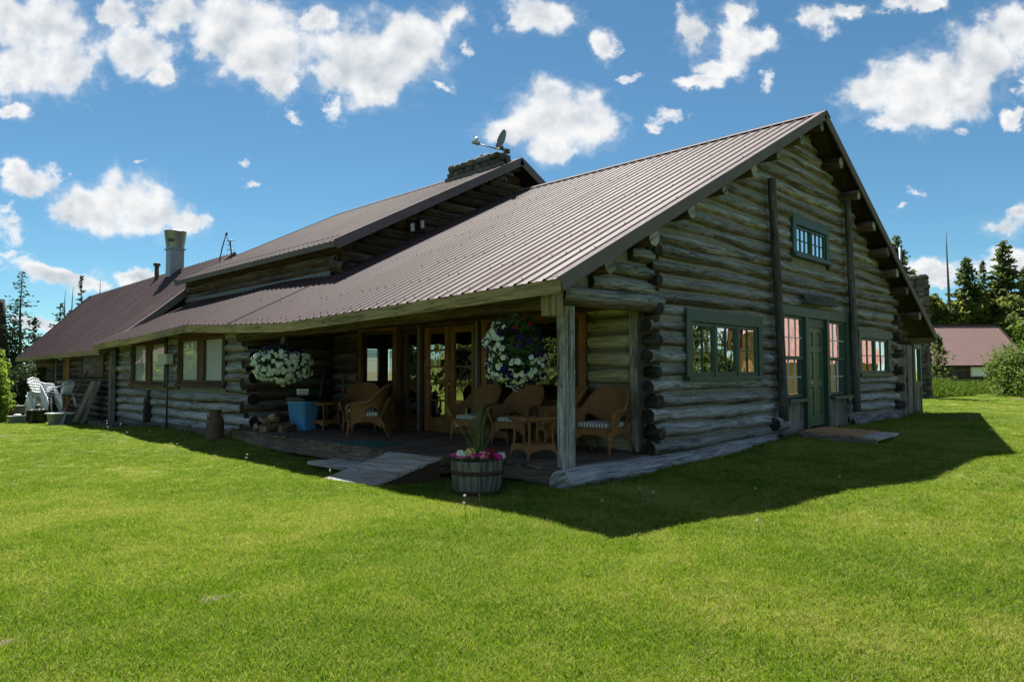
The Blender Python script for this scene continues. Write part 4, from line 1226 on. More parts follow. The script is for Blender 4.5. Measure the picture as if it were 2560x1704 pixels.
for k in range(95):
    a = RNG.uniform(0, 2*PI); el = RNG.uniform(.25, 1.0)**.7 if k % 3 else RNG.uniform(.85, 1.0)
    L = RNG.uniform(.50, .95); d0 = np.array([math.cos(a)*(1-el), math.sin(a)*(1-el), el*1.1]); d0 /= np.linalg.norm(d0)
    w = RNG.uniform(.004, .008); side = np.array([-math.sin(a), math.cos(a), 0])
    base = len(Vs); n = 7; p = np.array([RNG.normal()*.02, RNG.normal()*.02, 0.]); dd = d0.copy()
    for i in range(n):
        q = i/(n-1); ww = w*(1-q**2*.95); Vs += [p-side*ww, p+side*ww]
        p = p+dd*L/(n-1); dd = dd+np.array([math.cos(a)*.05, math.sin(a)*.05, -.13*(1-el+.15)]); dd /= np.linalg.norm(dd)
    for i in range(n-1): Fs.append((base+2*i, base+2*i+1, base+2*i+3, base+2*i+2)); rs.append(RNG.random())
quads_mesh('leaves', np.array(Vs), np.array(Fs), np.array(rs), 'spike', sp_)
def bedding(label, dx, dy, mat, n=9, rr=.035, spread=.055, up=.07):
    o = thing('petunia_plant', label, 'flower', (bx0+dx, by0+dy, bz0+.40), group='flowers in the barrel planter')
    C = RNG.normal(size=(60, 3))*np.array([spread, spread, .02])+np.array([0, 0, .02]); V, F = leaf_quads(C, np.tile([0, 0, 1.], (60, 1)), .05)
    quads_mesh('leaves', V, F, RNG.random(60), 'plantleaf', o)
    D = np.stack([RNG.normal(size=n)*spread*.7, RNG.normal(size=n)*spread*.7, RNG.uniform(.5, 1.1, n)*up], 1)
    flower_mesh('blossoms', D, np.tile([-.55, -.5, .6], (n, 1)), rr, mat, o)
rowd = Vector((.70, -.71, 0))
for (off, fwd, mat, lab, n, sp2, up) in ((-.27, -.03, 'ppink', 'bright pink petunia at the left rim of the barrel planter', 8, .05, .09), (-.20, -.06, 'pwhite', 'white petunia between the pink ones at the left of the barrel', 5, .03, .12),
        (-.13, -.12, 'psalmon', 'salmon pink petunia hanging low over the barrel front', 9, .05, .08), (-.10, -.02, 'pyellow', 'pale yellow petunia beside the salmon one in the barrel', 5, .03, .13),
        (.0, -.10, 'pmagenta', 'magenta petunia at the middle of the barrel front', 7, .045, .09), (.10, -.08, 'psalmon', 'salmon petunia right of the spiky plant in the barrel', 7, .045, .10),
        (.17, -.03, 'pred', 'dark red petunia in the right half of the barrel', 8, .045, .13), (.24, -.06, 'pmagenta', 'magenta petunia beside the dark red one in the barrel', 6, .045, .09), (.29, .0, 'pwhite', 'small white petunia at the right rim of the barrel', 3, .03, .07)):
    c = rowd*off + Vector((.71, .70, 0))*fwd
    bedding(lab, c.x, c.y, mat, n, .050, sp2, up)
gp = thing('bedding_foliage', 'low green leaves filling the barrel planter under the petunias', 'plant', (bx0, by0, bz0+.40))
D = RNG.uniform(-1, 1, size=(900, 2)); D = D[(D**2).sum(1) < 1]*.31; C = np.c_[D, RNG.uniform(-.01, .06, len(D))]
V, F = leaf_quads(C, np.tile([-.2, -.2, 1.], (len(C), 1)), .045); quads_mesh('leaves', V, F, RNG.random(len(F)), 'plantleaf', gp)

# ------------------------------------------------------------------ things on and round the porch
rp = thing('wooden_ramp', 'short ramp of bleached planks sloping from the deck to the lawn', 'ramp')
mb = MB()
T0, T1 = Vector((-.60, 3.0, .212)), Vector((-.50, 1.9, .212)); B0, B1 = Vector((-1.52, 3.38, gz(-1.5, 3.4)+.03)), Vector((-1.42, 2.22, gz(-1.4, 2.2)+.03))
n = 9
for k in range(n):
    q0, q1 = k/n+.008, (k+1)/n-.008
    a, b_, c, d = T0.lerp(B0, q0), T1.lerp(B1, q0), T1.lerp(B1, q1), T0.lerp(B0, q1)
    j = [Vector((0, random.uniform(-.015, .015), random.uniform(-.004, .004))) for _ in range(4)]
    top = [a+j[0], b_+j[1], c+j[1], d+j[0]]; bot = [p-Vector((0, 0, .035)) for p in top]
    bb = len(mb.v); mb.v.extend([tuple(p) for p in top+bot]); rn = random.random()
    uvt = [(0, 0), (1.0, 0), (1.0, .18), (0, .18)]
    for f in ((3, 2, 1, 0), (4, 5, 6, 7), (0, 1, 5, 4), (1, 2, 6, 5), (2, 3, 7, 6), (3, 0, 4, 7)): mb.face([bb+i for i in f], uvt, rn)
mb.build('planks', 'ramp', rp)
for T, B in ((T0+Vector((0, -.08, 0)), B0+Vector((0, -.08, 0))), (T1+Vector((0, .03, 0)), B1+Vector((0, .03, 0)))):
    mb = MB(); z = Vector((0, 0, -.036)); bb = len(mb.v)
    for y in (0, .04):
        for p in (T+z, B+z, Vector((T.x, T.y, gz(T.x, T.y)-.05))): mb.v.append((p.x, p.y+y, p.z))
    mb.face([bb, bb+1, bb+2]); mb.face([bb+3, bb+5, bb+4]); mb.face([bb, bb+3, bb+4, bb+1]); mb.face([bb+1, bb+4, bb+5, bb+2]); mb.face([bb+2, bb+5, bb+3, bb])
    mb.build('stringer', 'soffit', rp)  # dark soffit colour stands in for the shade under the ramp
mb = MB()
stp = thing('wooden_step', 'low worn plank step on the grass left of the ramp', 'step')
for k in range(3): mb.box((-.92+k*.21, 4.0+.06*k, gz(-.9, 4)+.10+.006*k), (.20, 1.30-.1*k, .05), rot=Matrix.Rotation(R(4), 3, 'Z'), jitter=.008)
mb.build('tread', 'ramp', stp)
mb = MB(); mb.bx(-.95, -.5, 3.5, 3.57, gz(-.8, 3.5)-.03, gz(-.9, 4)+.073); mb.bx(-.95, -.5, 4.4, 4.47, gz(-.8, 4.4)-.03, gz(-.9, 4)+.073); mb.build('support', 'deck', stp)
def fmat(name, label, c, sx, sy, rz, z, mat, th=.012):
    mb = MB(); n = 14; P = []; U = []
    for i in range(n):
        for j in range(n):
            P.append(((i/(n-1)-.5)*sx, (j/(n-1)-.5)*sy, th+.003*math.sin(i*1.3)*math.cos(j*.9))); U.append((i*.1, j*.1))
    mb.grid(P, n, n, U); mb.box((0, 0, th/2-.001), (sx-.004, sy-.004, th-.002))
    o = mb.build(name, mat, None, (*c, z)); o.rotation_euler = (0, 0, rz); return tag(o, label, 'doormat')
fmat('doormat', 'dark green doormat lying on the porch deck near the ramp', (-.10, 4.28), .62, 1.05, R(6), .203, 'greenmat')
plt = thing('plank_platform', 'low wooden landing lying on the grass before the green door', 'platform')
mb = MB()
gp_ = gz(6.8, -.9); ang = math.atan2(1.5-.25, -(5.9-6.5)) 
O = Vector((6.55, -.28, gp_+.10)); ux = Vector((1.42, .06, 0)).normalized(); uy = Vector((-.38, -1.35, 0)).normalized()
def pplank(a0, a1, b0, b1, z0, z1):
    P = [O+ux*a+uy*b+Vector((0, 0, z)) for z in (z0, z1) for a, b in ((a0, b0), (a1, b0), (a1, b1), (a0, b1))]
    bb = len(mb.v); mb.v.extend([tuple(p) for p in P]); rn = random.random(); uv = [(0, 0), (1.4, 0), (1.4, .15), (0, .15)]
    for f in ((0, 1, 2, 3), (7, 6, 5, 4), (1, 0, 4, 5), (2, 1, 5, 6), (3, 2, 6, 7), (0, 3, 7, 4)): mb.face([bb+i for i in f], uv, rn)
for k in range(11): pplank(0, 1.42+random.uniform(-.02, .02), k*.145, k*.145+.137, -.04, .0)
pplank(.05, .12, .05, 1.55, -.14, -.042); pplank(1.25, 1.32, .05, 1.55, -.14, -.042)
mb.build('planks', 'ramp', plt)
cm = MB(); 
P = [O+ux*a+uy*b+Vector((0, 0, z)) for z in (.002, .018) for a, b in ((.05, .02), (1.38, .02), (1.38, 1.18), (.05, 1.18))]
cm.v.extend([tuple(p) for p in P])
for f in ((0, 1, 2, 3), (7, 6, 5, 4), (1, 0, 4, 5), (2, 1, 5, 6), (3, 2, 6, 7), (0, 3, 7, 4)): cm.face(f, None)
tag(cm.build('coir_doormat', 'coir'), 'brown coir mat covering most of the landing before the green door', 'doormat')

can = thing('milk_can', 'old rusty milk can standing on the grass at the left end of the porch', 'milk can', (-.70, 9.25, gz(-.7, 9.25)-.01), R(20))
mb = MB(); mb.lathe([(.0, 0), (.185, 0), (.19, .02), (.188, .06), (.178, .07), (.18, .36), (.186, .37), (.186, .39), (.178, .40), (.15, .47), (.11, .52), (.105, .57), (.135, .62), (.14, .635), (.12, .63), (.09, .57), (.0, .55)], 26)
mb.build('body', 'rust', can)
for s in (-1, 1):
    mb = MB(); mb.tube([(s*.15, 0, .46), (s*.20, 0, .47), (s*.20, 0, .54), (s*.12, 0, .56)], .010, 7); mb.build('handle', 'rust', can)

bin_ = thing('storage_bin', 'bright blue plastic bin with a black lid standing by the firewood', 'storage bin', (.58, 7.82, .2), R(12))
mb = MB()
def tub(mb, w0, d0, w1, d1, h, t_=.012):
    def ring(w, d, z, n=28):
        return [(math.copysign(abs(math.cos(a))**.3, math.cos(a))*w/2, math.copysign(abs(math.sin(a))**.3, math.sin(a))*d/2, z) for a in [2*PI*k/n for k in range(n)]]
    R_ = [ring(w0, d0, 0), ring(w0+.01, d0+.01, .02), ring(w1, d1, h*.9), ring(w1+.03, d1+.03, h*.9+.005), ring(w1+.04, d1+.04, h), ring(w1, d1, h), ring(w0, d0, .03)]
    P = [R_[j][i] for i in range(28) for j in range(len(R_))]
    mb.grid(P, 28, len(R_), None, .5, 0, True, closeu=True)
tub(mb, .36, .46, .45, .56, .62); mb.build('tub', 'blueplastic', bin_)
mb = MB(); P = []
for i in range(28):
    a = 2*PI*i/28; cx_ = math.copysign(abs(math.cos(a))**.3, math.cos(a)); sy_ = math.copysign(abs(math.sin(a))**.3, math.sin(a))
    for (k, z) in ((1.06, .60), (1.10, .61), (1.10, .66), (1.0, .70), (.6, .73), (0, .735)): P.append((cx_*.235*k, sy_*.29*k, z))
mb.grid(P, 28, 6, None, .5, 0, True, closeu=True); mb.build('lid', 'blackplastic', bin_)
wb = thing('white_box', 'small white box lying on the lid of the blue bin', 'box', (.63, 7.95, .938), R(-20))
mb = MB(); mb.bx(-.10, .10, -.15, .15, 0, .11); mb.build('carton', 'white', wb)
mb = MB(); mb.bx(-.106, .106, -.156, .156, .085, .12); mb.bx(-.107, -.10, -.03, .03, .06, .09); mb.build('lid', 'whiteplastic', wb)
labs = ['bark-covered firewood piece at the front of the pile', 'short split log lying flat at the left of the firewood pile', 'split log with its pale end facing the lawn', 'reddish split log beside the pale one in the pile',
        'longer log lying behind on the firewood pile', 'firewood chunk next to the blue bin', 'knotty log on top of the firewood pile', 'thin split stick lying across the firewood', 'dark firewood piece at the back by the wall']
pos = [(-.22, 8.05, .27, 70, .07, .55), (-.15, 8.42, .27, 60, .08, .45), (-.10, 7.80, .27, 15, .075, .42), (.10, 7.60, .27, 20, .08, .42), (-.05, 8.35, .42, 75, .065, .75), (.16, 8.02, .28, -10, .085, .4), (.12, 8.15, .46, 40, .095, .42), (.05, 7.95, .44, 65, .05, .6), (.25, 8.45, .30, 85, .09, .5)]
for lab, (x, y, z, az, r_, L) in zip(labs, pos):
    mb = MB(); n = random.choice((3, 4, 5)); d = Vector((math.cos(R(az)), math.sin(R(az)), random.uniform(-.05, .08)))
    c = Vector((0, 0, 0))
    sec = [r_*random.uniform(.8, 1.2) for _ in range(9)]
    sd = d.cross(Vector((0, 0, 1))).normalized(); up = sd.cross(d)
    P = []; U = []; nn = 9; ang = sorted(random.uniform(0, 2*PI) for _ in range(nn)) if n > 9 else [2*PI*k/nn for k in range(nn)]
    cut = random.uniform(0, 6.28)
    for i in range(nn):
        a = ang[i]; rr = sec[i]*(.62 if math.cos(a-cut) > .35 else 1.0)
        for j in range(4):
            q = j/3-.5
            P.append(c+d*L*q+(sd*math.cos(a)+up*math.sin(a))*rr*(1+.06*math.sin(j*2+i))); U.append((L*q, a*r_))
    mb.grid(P, nn, 4, U, random.random(), 0, False, closeu=True)
    mb.face([i*4 for i in range(nn)], [(.1*math.cos(t_), .1*math.sin(t_)) for t_ in ang], random.random(), 0); mb.face([i*4+3 for i in range(nn)][::-1], [(.1*math.cos(t_), .1*math.sin(t_)) for t_ in ang], random.random(), 0)
    o = mb.build('firewood_log', 'splitwood', None, (x, y, z)); tag(o, lab, 'firewood', 'firewood pieces on the porch')
mb = MB(); mb.tube([(0, 0, .02), (-.15, -.02, .12), (-.30, -.1, .18), (-.45, -.22, .15)], [.02, .018, .016, .012], 7)
tag(mb.build('bent_branch', 'splitwood', None, (-.45, 8.35, .1)), 'bent pale branch sticking out from the firewood over the grass', 'branch')
for (x0, y0, x1, y1, h, lab) in ((1.35, 8.62, 1.72, 8.9, 1.55, 'left one of two tool handles leaning on the log wall behind the bin'), (1.75, 8.2, 2.0, 8.5, 1.62, 'right one of two tool handles leaning in the porch corner')):
    t_ = thing('shovel', lab, 'tool', group='long tools leaning in the porch corner')
    mb = MB(); mb.tube([(x0, y0, .45), (x1, y1, h)], .018, 8); mb.build('handle', 'greywood', t_)
    mb = MB(); P = []
    for i in range(7):
        for j in range(5):
            u, v = i/6-.5, j/4; P.append((x0+u*.22*(1-.4*v**3), y0-.03+.04*(u*2)**2-.03*v, .48-v*.27))
    mb.grid(P, 7, 5); mb.build('blade', 'steel', t_)

# ------------------------------------------------------------------ clutter along the back wing
def plastic_chair(label):
    root = thing('plastic_chair', label, 'chair', group='stacked white plastic chairs')
    mb = MB(); n = 9; P = []
    for i in range(n):
        for j in range(8):
            u = i/(n-1)-.5; v = j/7; P.append((u*.44, -.22+v*.42, .42-.03*math.sin(PI*v)*(1-4*u*u)))
    mb.grid(P, n, 8); mb.grid([(p[0], p[1], p[2]-.012) for p in P], n, 8, flip=True); mb.build('seat', 'whiteplastic', root)
    mb = MB()
    for k in range(6):
        u0 = -.19+k*.066
        mb.tube([(u0+.025, .20, .42), (u0*1.05+.026, .25, .62), (u0*1.05+.026, .30, .80)], [.02, .018, .018], 6)
    mb.tube([(-.24, .27, .70), (-.20, .30, .80), (0, .32, .85), (.20, .30, .80), (.24, .27, .70)], .024, 7); mb.build('backrest', 'whiteplastic', root)
    for sx in (-1, 1):
        mb = MB(); mb.tube([(sx*.24, .27, .70), (sx*.27, .12, .66), (sx*.28, -.15, .64), (sx*.27, -.22, .60)], .025, 7); mb.build('armrest', 'whiteplastic', root)
        mb = MB(); mb.tube([(sx*.27, -.21, .62), (sx*.27, -.24, .35), (sx*.28, -.27, 0)], [.028, .032, .026], 7); mb.build('leg', 'whiteplastic', root)
        mb = MB(); mb.tube([(sx*.23, .20, .43), (sx*.25, .26, .2), (sx*.27, .31, 0)], [.03, .03, .026], 7); mb.build('leg', 'whiteplastic', root)
    return root
pc = plastic_chair('lowest white plastic chair of the leaning stack by the old bench')
bx1, by1 = -1.2, 21.95; g0 = gz(bx1, by1)
pc.location = (bx1, by1, g0+.14); pc.rotation_euler = (0, 0, R(38)); pc.scale = (1.1, 1.1, 1.1)
for k, lb in enumerate(('second white plastic chair from the bottom of the leaning stack', 'third white plastic chair, in the middle of the leaning stack', 'fourth white plastic chair, near the top of the leaning stack', 'topmost white plastic chair of the leaning stack')):
    dup(pc, (bx1-.035*(k+1), by1+.035*(k+1), g0+.14+.095*(k+1)), R(38), lb)
dup(pc, (bx1-.1, by1+.72, g0+.05), R(10), 'white plastic chair standing just behind the leaning chair stack')
dup(pc, (bx1+.42, by1+.1, g0+.42), R(215), 'white plastic chair tilted against the wall above the stack')
bn = thing('old_bench', 'grey weathered plank bench beside the dark bush at the far left', 'bench', (-1.7, 23.4, gz(-1.7, 23.4)), R(8))
mb = MB()
for k in range(3): mb.bx(-.55, .55, -.3+k*.2, -.11+k*.2, .46, .50)
mb.build('seat', 'greywood', bn)
mb = MB(); mb.bx(-.55, .55, -.31, -.28, .24, .455); mb.build('apron', 'greywood', bn)
for sx in (-.5, .45):
    for sy in (-.25, .25): mb = MB(); mb.box((sx, sy, .24), (.06, .06, .5), rot=Matrix.Rotation(R(6 if sx < 0 else -6), 3, 'Y')); mb.build('leg', 'greywood', bn)
cr = thing('black_crate', 'black plastic crate of white bits under the chair stack', 'crate', (-1.72, 20.75, gz(-1.7, 20.75)), R(20))
mb = MB(); tub(mb, .42, .42, .46, .46, .42); mb.build('crate_body', 'blackplastic', cr)
mb = MB()
for k in range(16): mb.box((random.uniform(-.16, .16), random.uniform(-.16, .16), .38+random.uniform(0, .07)), (.07, .03, .02), rot=Matrix.Rotation(random.uniform(0, 3), 3, 'Z') @ Matrix.Rotation(random.uniform(-.6, .6), 3, 'X'))
mb.build('white_pieces', 'white', cr)
o = thing('small_tub', 'small pale blue tub on the ground left of the black crate', 'tub', (-2.15, 21.2, gz(-2.1, 21.2)), R(5))
mb = MB(); tub(mb, .42, .30, .50, .36, .24); mb.build('tub_body', 'greyplastic', o); mb = MB(); mb.lathe([(.03, .22), (.13, .24), (.09, .29), (0, .30)], 10); mb.build('cover', 'whiteplastic', o)
o = thing('grey_bin', 'low grey plastic bin between the chair stack and the snow shovel', 'bin', (-1.35, 19.5, gz(-1.3, 19.5)), R(12))
mb = MB(); tub(mb, .5, .38, .62, .46, .34); mb.build('tub_body', 'greyplastic', o)
mb = MB(); mb.bx(-.33, .33, -.25, .25, .335, .37); mb.build('lid', 'whiteplastic', o)
sh = thing('snow_shovel', 'snow shovel with long wooden handle leaning by the fresh door board', 'shovel')
A_, B_ = Vector((-1.35, 19.35, gz(-1.3, 19.3)+.28)), Vector((-.16, 21.5, 1.42))
mb = MB(); mb.tube([A_, B_], .018, 8); mb.tube([B_+Vector((-.04, .07, .02)), B_+Vector((.04, -.07, .02))], .016, 7); mb.build('handle', 'greywood', sh)
mb = MB(); P = []
for i in range(9):
    for j in range(6):
        u = i/8-.5; v = j/5; P.append(A_+Vector((.34*u*.8, -.34*u*.75, .12-v*.42))+Vector((-.10, -.08, 0))*(v**2)+Vector((-.04, -.04, 0))*(4*u*u))
mb.grid(P, 9, 6); mb.build('scoop', 'greyplastic', sh)
sc = thing('screen_door', 'old wooden screen door with a cross rail leaning against the back wing', 'door', group=None)
def leaning(root, x0, y0, x1, y1, w, h, fills, fm, pm):
    """frame leaning along +X against the wall: foot at (x0,y0), head at (x1,y1)"""
    g = gz(x0, y0); a = Vector((x0, y0, g)); up = Vector((x1-x0, y1-y0, 0)); up.z = math.sqrt(max(.1, h*h-up.length_squared)); up.normalize()
    side = Vector((0, -1, 0)); side = (side-up*side.dot(up)).normalized(); nrm = side.cross(up)
    rot = Matrix((side, nrm, up)).transposed()
    def bxl(mb, u0, u1, v0, v1, t_, off=0): mb.box(a+side*((u0+u1)/2)+up*((v0+v1)/2)+nrm*off, (u1-u0, t_, v1-v0), rot=rot)
    mb = MB(); s = .09
    bxl(mb, 0, s, 0, h, .04); bxl(mb, w-s, w, 0, h, .04); bxl(mb, s, w-s, h-s, h, .039); bxl(mb, s, w-s, 0, s, .039); bxl(mb, s, w-s, h*.48, h*.48+.07, .039); mb.build('frame', fm, root)
    mb = MB(); bxl(mb, s, w*.55, s, h-s, .012); bxl(mb, w*.55+.01, w-s, s, h-s, .012); mb.build('panel', pm, root)
leaning(sc, -.85, 20.25, -.32, 20.3, .60, 1.42, None, 'greywood', 'splitwood')
sc2 = thing('old_shutter', 'dark brown shutter leaning right beside the old screen door', 'shutter')
leaning(sc2, -.78, 19.6, -.28, 19.62, .34, 1.42, None, 'greywood', 'darkwood')
o = thing('old_hose_rack', 'small dark pipe bracket on the ground beside the corner post', 'bracket', (-.55, 18.0, gz(-.5, 18)))
mb = MB(); mb.tube([(0, 0, 0), (0, 0, .28), (.0, -.12, .34), (.0, -.26, .33)], .022, 7); mb.tube([(0, .15, .25), (0, -.05, .3)], .018, 6); mb.build('pipe', 'steel', o)
o = MB()
for k in range(5): o.box((0, -.5*k+1, .08), (.35, .48, .2), jitter=.03)
tag(o.build('concrete_footing', 'mortar', None, (-.55, 17.7, gz(-.5, 17.7)-.08)), 'low strip of crumbling concrete along the wall foot near the corner post', 'footing')

# ------------------------------------------------------------------ satellite dish and antenna
ds_ = thing('satellite_dish', 'grey oval satellite dish on a bent arm at the upper gable peak', 'satellite dish', (7.2, 8.2, 7.43))
mb = MB(); mb.tube([(0, 0, -.05), (-.01, .03, .12), (-.03, .12, .30), (-.05, .20, .55)], .022, 8); mb.build('mast', 'steel', ds_)
face = Vector((-.92, .25, .30)).normalized(); u_ = face.cross(Vector((0, 0, 1))).normalized(); v_ = u_.cross(face)
if v_.z < 0: v_ = -v_
mb = MB(); P = []; Pb = []
dc = Vector((-.08, .22, .73))
for i in range(32):
    a = 2*PI*i/32
    for j in range(7):
        q = j/6; p = dc+u_*(.25*q*math.cos(a))+v_*(.33*q*math.sin(a))+face*(.09*q*q-.07); P.append(p); Pb.append(p-face*.012)
mb.grid(P, 32, 7, closeu=True); mb.grid(Pb, 32, 7, closeu=True, flip=True)
rimp = [dc+u_*(.25*math.cos(2*PI*i/32))+v_*(.33*math.sin(2*PI*i/32))+face*.016 for i in range(33)]; mb.tube(rimp, .012, 6)
mb.build('reflector', 'greyplastic', ds_)
mb = MB(); p0 = dc-v_*.31; p1 = dc+face*.50-v_*.30+Vector((0, .35, .02)); mb.tube([p0, p1], .018, 7); mb.build('feed_arm', 'steel', ds_)
mb = MB(); mb.tube([p1, p1+Vector((0, 0, .10)), p1+Vector((.05, 0, .18))], .05, 9); mb.box(p1+Vector((0, 0, .02)), (.24, .12, .07)); mb.build('receiver', 'boxmetal', ds_)
mb = MB(); c = Vector((6.95, 9.6, 0))
vc = thing('chimney_cap', 'small round dark cap on top of the stone chimney', 'chimney cap', (7.5, 9.45, 7.83))
mb.lathe([(.12, 0), (.12, .12), (.0, .12)], 14); mb.build('collar', 'steel', vc)
mb = MB(); mb.lathe([(.0, .22), (.22, .16), (.23, .13), (.0, .12)], 16); mb.build('lid', 'steel', vc)
an = thing('antenna', 'bent thin antenna mast with crossbars on the lower end of the upper roof', 'antenna', (3.05, 17.85, 5.2))
mb = MB(); mb.tube([(-.20, 0, .0), (-.12, 0, .45), (.02, 0, .98)], .02, 6); mb.tube([(.02, 0, .95), (.04, 0, 1.03)], .04, 6); mb.build('brace', 'steel', an)
mb = MB(); mb.tube([(.22, 0, .0), (.20, 0, .4), (.16, 0, .72), (.22, 0, .8)], .022, 6); mb.tube([(.02, 0, .95), (.16, 0, .6)], .010, 5)
for z in (.45, .6, .75): mb.tube([(.08, .05, z), (.30, -.05, z+.03)], .014, 5)
mb.build('mast', 'steel', an)

# ------------------------------------------------------------------ trees
def conifer(name, label, h, R0, seed, loc, mat='needle', base=.12, dens=1.0, droop=.25, spray=.34, sparse=0.0, group=None, bark='bark', crown=True, narrow=1.0):
    g = np.random.default_rng(seed)
    root = thing(name, label, 'tree', loc, group=group)
    mb = MB(); n = 9
    pts = [(.06*math.sin(i*1.1+seed), .06*math.cos(i*.9+seed), h*i/(n-1)) for i in range(n)]
    mb.tube(pts, [max(.015, .016*h*(1-i/(n-1))**.9+.012) for i in range(n)], 8)
    C = []; D = []; S = []
    z = h*base; tw = []
    while z < h*.985:
        f = (z-h*base)/(h*(1-base))
        rmax = R0*((1-f)**.85*.95+.05)*narrow
        k = int(max(3, 5+2*dens*(1-f)))
        for _ in range(k):
            if g.random() < sparse: continue
            a = g.uniform(0, 2*PI); L = rmax*g.uniform(.55, 1.12)
            up = .35*f-droop*(1-f)+g.normal()*.1
            d = np.array([math.cos(a), math.sin(a), up]); p0 = np.array([0, 0, z+g.normal()*.05])
            tw.append((p0, p0+d*L))
            ns = max(3, int(L/.17*dens))
            for q in g.uniform(.12, 1.03, ns):
                sp_r = (.12+.26*(1-q))*L*.55
                off = g.normal(size=3)*np.array([sp_r, sp_r, .07])
                C.append(p0+d*L*q+off+np.array([0, 0, -.12*L*q*q*droop*2])); dd = d+g.normal(size=3)*.55; dd[2] -= .15; D.append(dd/np.linalg.norm(dd)); S.append(spray*g.uniform(.6, 1.25)*(.55+.45*(1-f)))
        z += h*.016/dens**.5+.10*(1-f)
    for p0, p1 in tw[::2]: mb.tube([tuple(p0), tuple(p1)], [.018, .006], 4, False)
    mb.build('trunk', bark, root)
    if crown:
        C = np.array(C); D = np.array(D); S = np.array(S)[:, None]; m = len(C)
        Nn = g.normal(size=(m, 3))*.7+np.array([0, 0, 1.]); B = np.cross(D, Nn); B /= np.linalg.norm(B, axis=1, keepdims=True)
        w = S*g.uniform(.16, .30, (m, 1))
        V = np.stack([C-D*S*.5, C+B*w-D*S*.05, C+D*S*.55, C-B*w-D*S*.05], 1).reshape(-1, 3); F = np.arange(4*m).reshape(-1, 4)
        # second crossing blade for thickness
        B2 = np.cross(D, B); w2 = w*.8
        V2 = np.stack([C-D*S*.45, C+B2*w2, C+D*S*.5, C-B2*w2], 1).reshape(-1, 3)
        quads_mesh('crown', np.r_[V, V2], np.r_[F, F+len(V)], np.r_[g.random(m), g.random(m)], mat, root)
    return root
def bush(name, label, cat, loc, rx, ry, rz, nleaf, mat, seed, leaf=.12, group=None, stems=10, lobes=9):
    g = np.random.default_rng(seed)
    root = thing(name, label, cat, loc, group=group)
    mb = MB()
    LC = g.normal(size=(lobes, 3)); LC /= np.linalg.norm(LC, axis=1, keepdims=True); LC[:, 2] = np.abs(LC[:, 2])
    LC = LC*np.array([rx, ry, rz])*g.uniform(.35, .72, (lobes, 1)); LR = g.uniform(.30, .52, lobes)*min(rx, rz)
    LC = np.r_[LC, [[0, 0, rz*.35]]]; LR = np.r_[LR, .6*min(rx, rz)]
    for k in range(stems):
        e = LC[k % len(LC)]*g.uniform(.8, 1.3); mb.tube([(g.normal()*.12, g.normal()*.12, -.05), (e[0]*.5, e[1]*.5, e[2]*.6), tuple(e)], [.03, .02, .008], 5)
    mb.build('stems', 'bark', root)
    pick = g.choice(len(LC), nleaf, p=LR**2/np.sum(LR**2))
    D = g.normal(size=(nleaf, 3)); D /= np.linalg.norm(D, axis=1, keepdims=True)
    rad = LR[pick]*g.uniform(.55, 1.1, nleaf)**.5*(1+.25*np.sin(D[:, 0]*7+pick)*np.sin(D[:, 2]*6+pick*2))
    C = LC[pick]+D*rad[:, None]*np.array([1, 1, .95])
    twig = g.random(nleaf) < .10; C[twig] += D[twig]*g.uniform(.1, .5, (twig.sum(), 1))*leaf*4
    keep = C[:, 2] > .0; C, D = C[keep], D[keep]
    global RNG
    V, F = leaf_quads(C, D+np.array([0, 0, .5]), leaf, 2.0, .9)
    quads_mesh('foliage', V, F, g.random(len(F)), mat, root)
    return root
# right-hand forest (world positions; tops taken from the photograph's heights)
G1 = 'spruce trees behind the small cabin'
FR = [  # x, y, height, radius, label
 (87.2, 19.9, 18.6, 3.6, 'tall spruce leaning out directly behind the lodge eave on the right', 'spruce_tree', 1.1),
 (88.6, 18.6, 14.2, 3.2, 'shorter spruce tucked against the lodge eave, right of the tall one', 'spruce_tree', 1.0),
 (90.7, 16.6, 11.3, 2.2, 'small pointed spruce left of the tall bare dead trunk', 'spruce_tree', .9),
 (93.4, 13.8, 15.8, 3.7, 'broad dense spruce above the left half of the cabin roof', 'spruce_tree', 1.1),
 (95.4, 12.4, 15.4, 2.1, 'thin ragged spruce between the two big spruces over the cabin', 'spruce_tree', .6),
 (96.6, 10.5, 17.9, 3.9, 'tallest dense spruce above the right end of the cabin roof', 'spruce_tree', 1.2),
 (98.4, 8.6, 14.6, 3.4, 'spruce cut by the right picture edge behind the tallest one', 'spruce_tree', 1.0)]
for k, (x, y, h, r, lb, nm, dn) in enumerate(FR):
    conifer(nm, lb, h, r*1.3, 100+k, (x, y, -.3), 'needle', base=.03, dens=1.7*dn, droop=.12, spray=.75, group=G1)
conifer('dead_tree', 'tall bare dead trunk standing between the spruces on the right', 18.9, 1.2, 150, (90.0, 15.05, -.3), base=.3, dens=.7, droop=.3, sparse=.55, bark='deadbark', crown=False)
conifer('young_pine', 'small dark young pine by the lodge eave in front of the cabin', 3.0, 1.15, 160, (31.5, 3.0, .05), 'needle', base=.05, dens=1.0, droop=-.15, spray=.3)
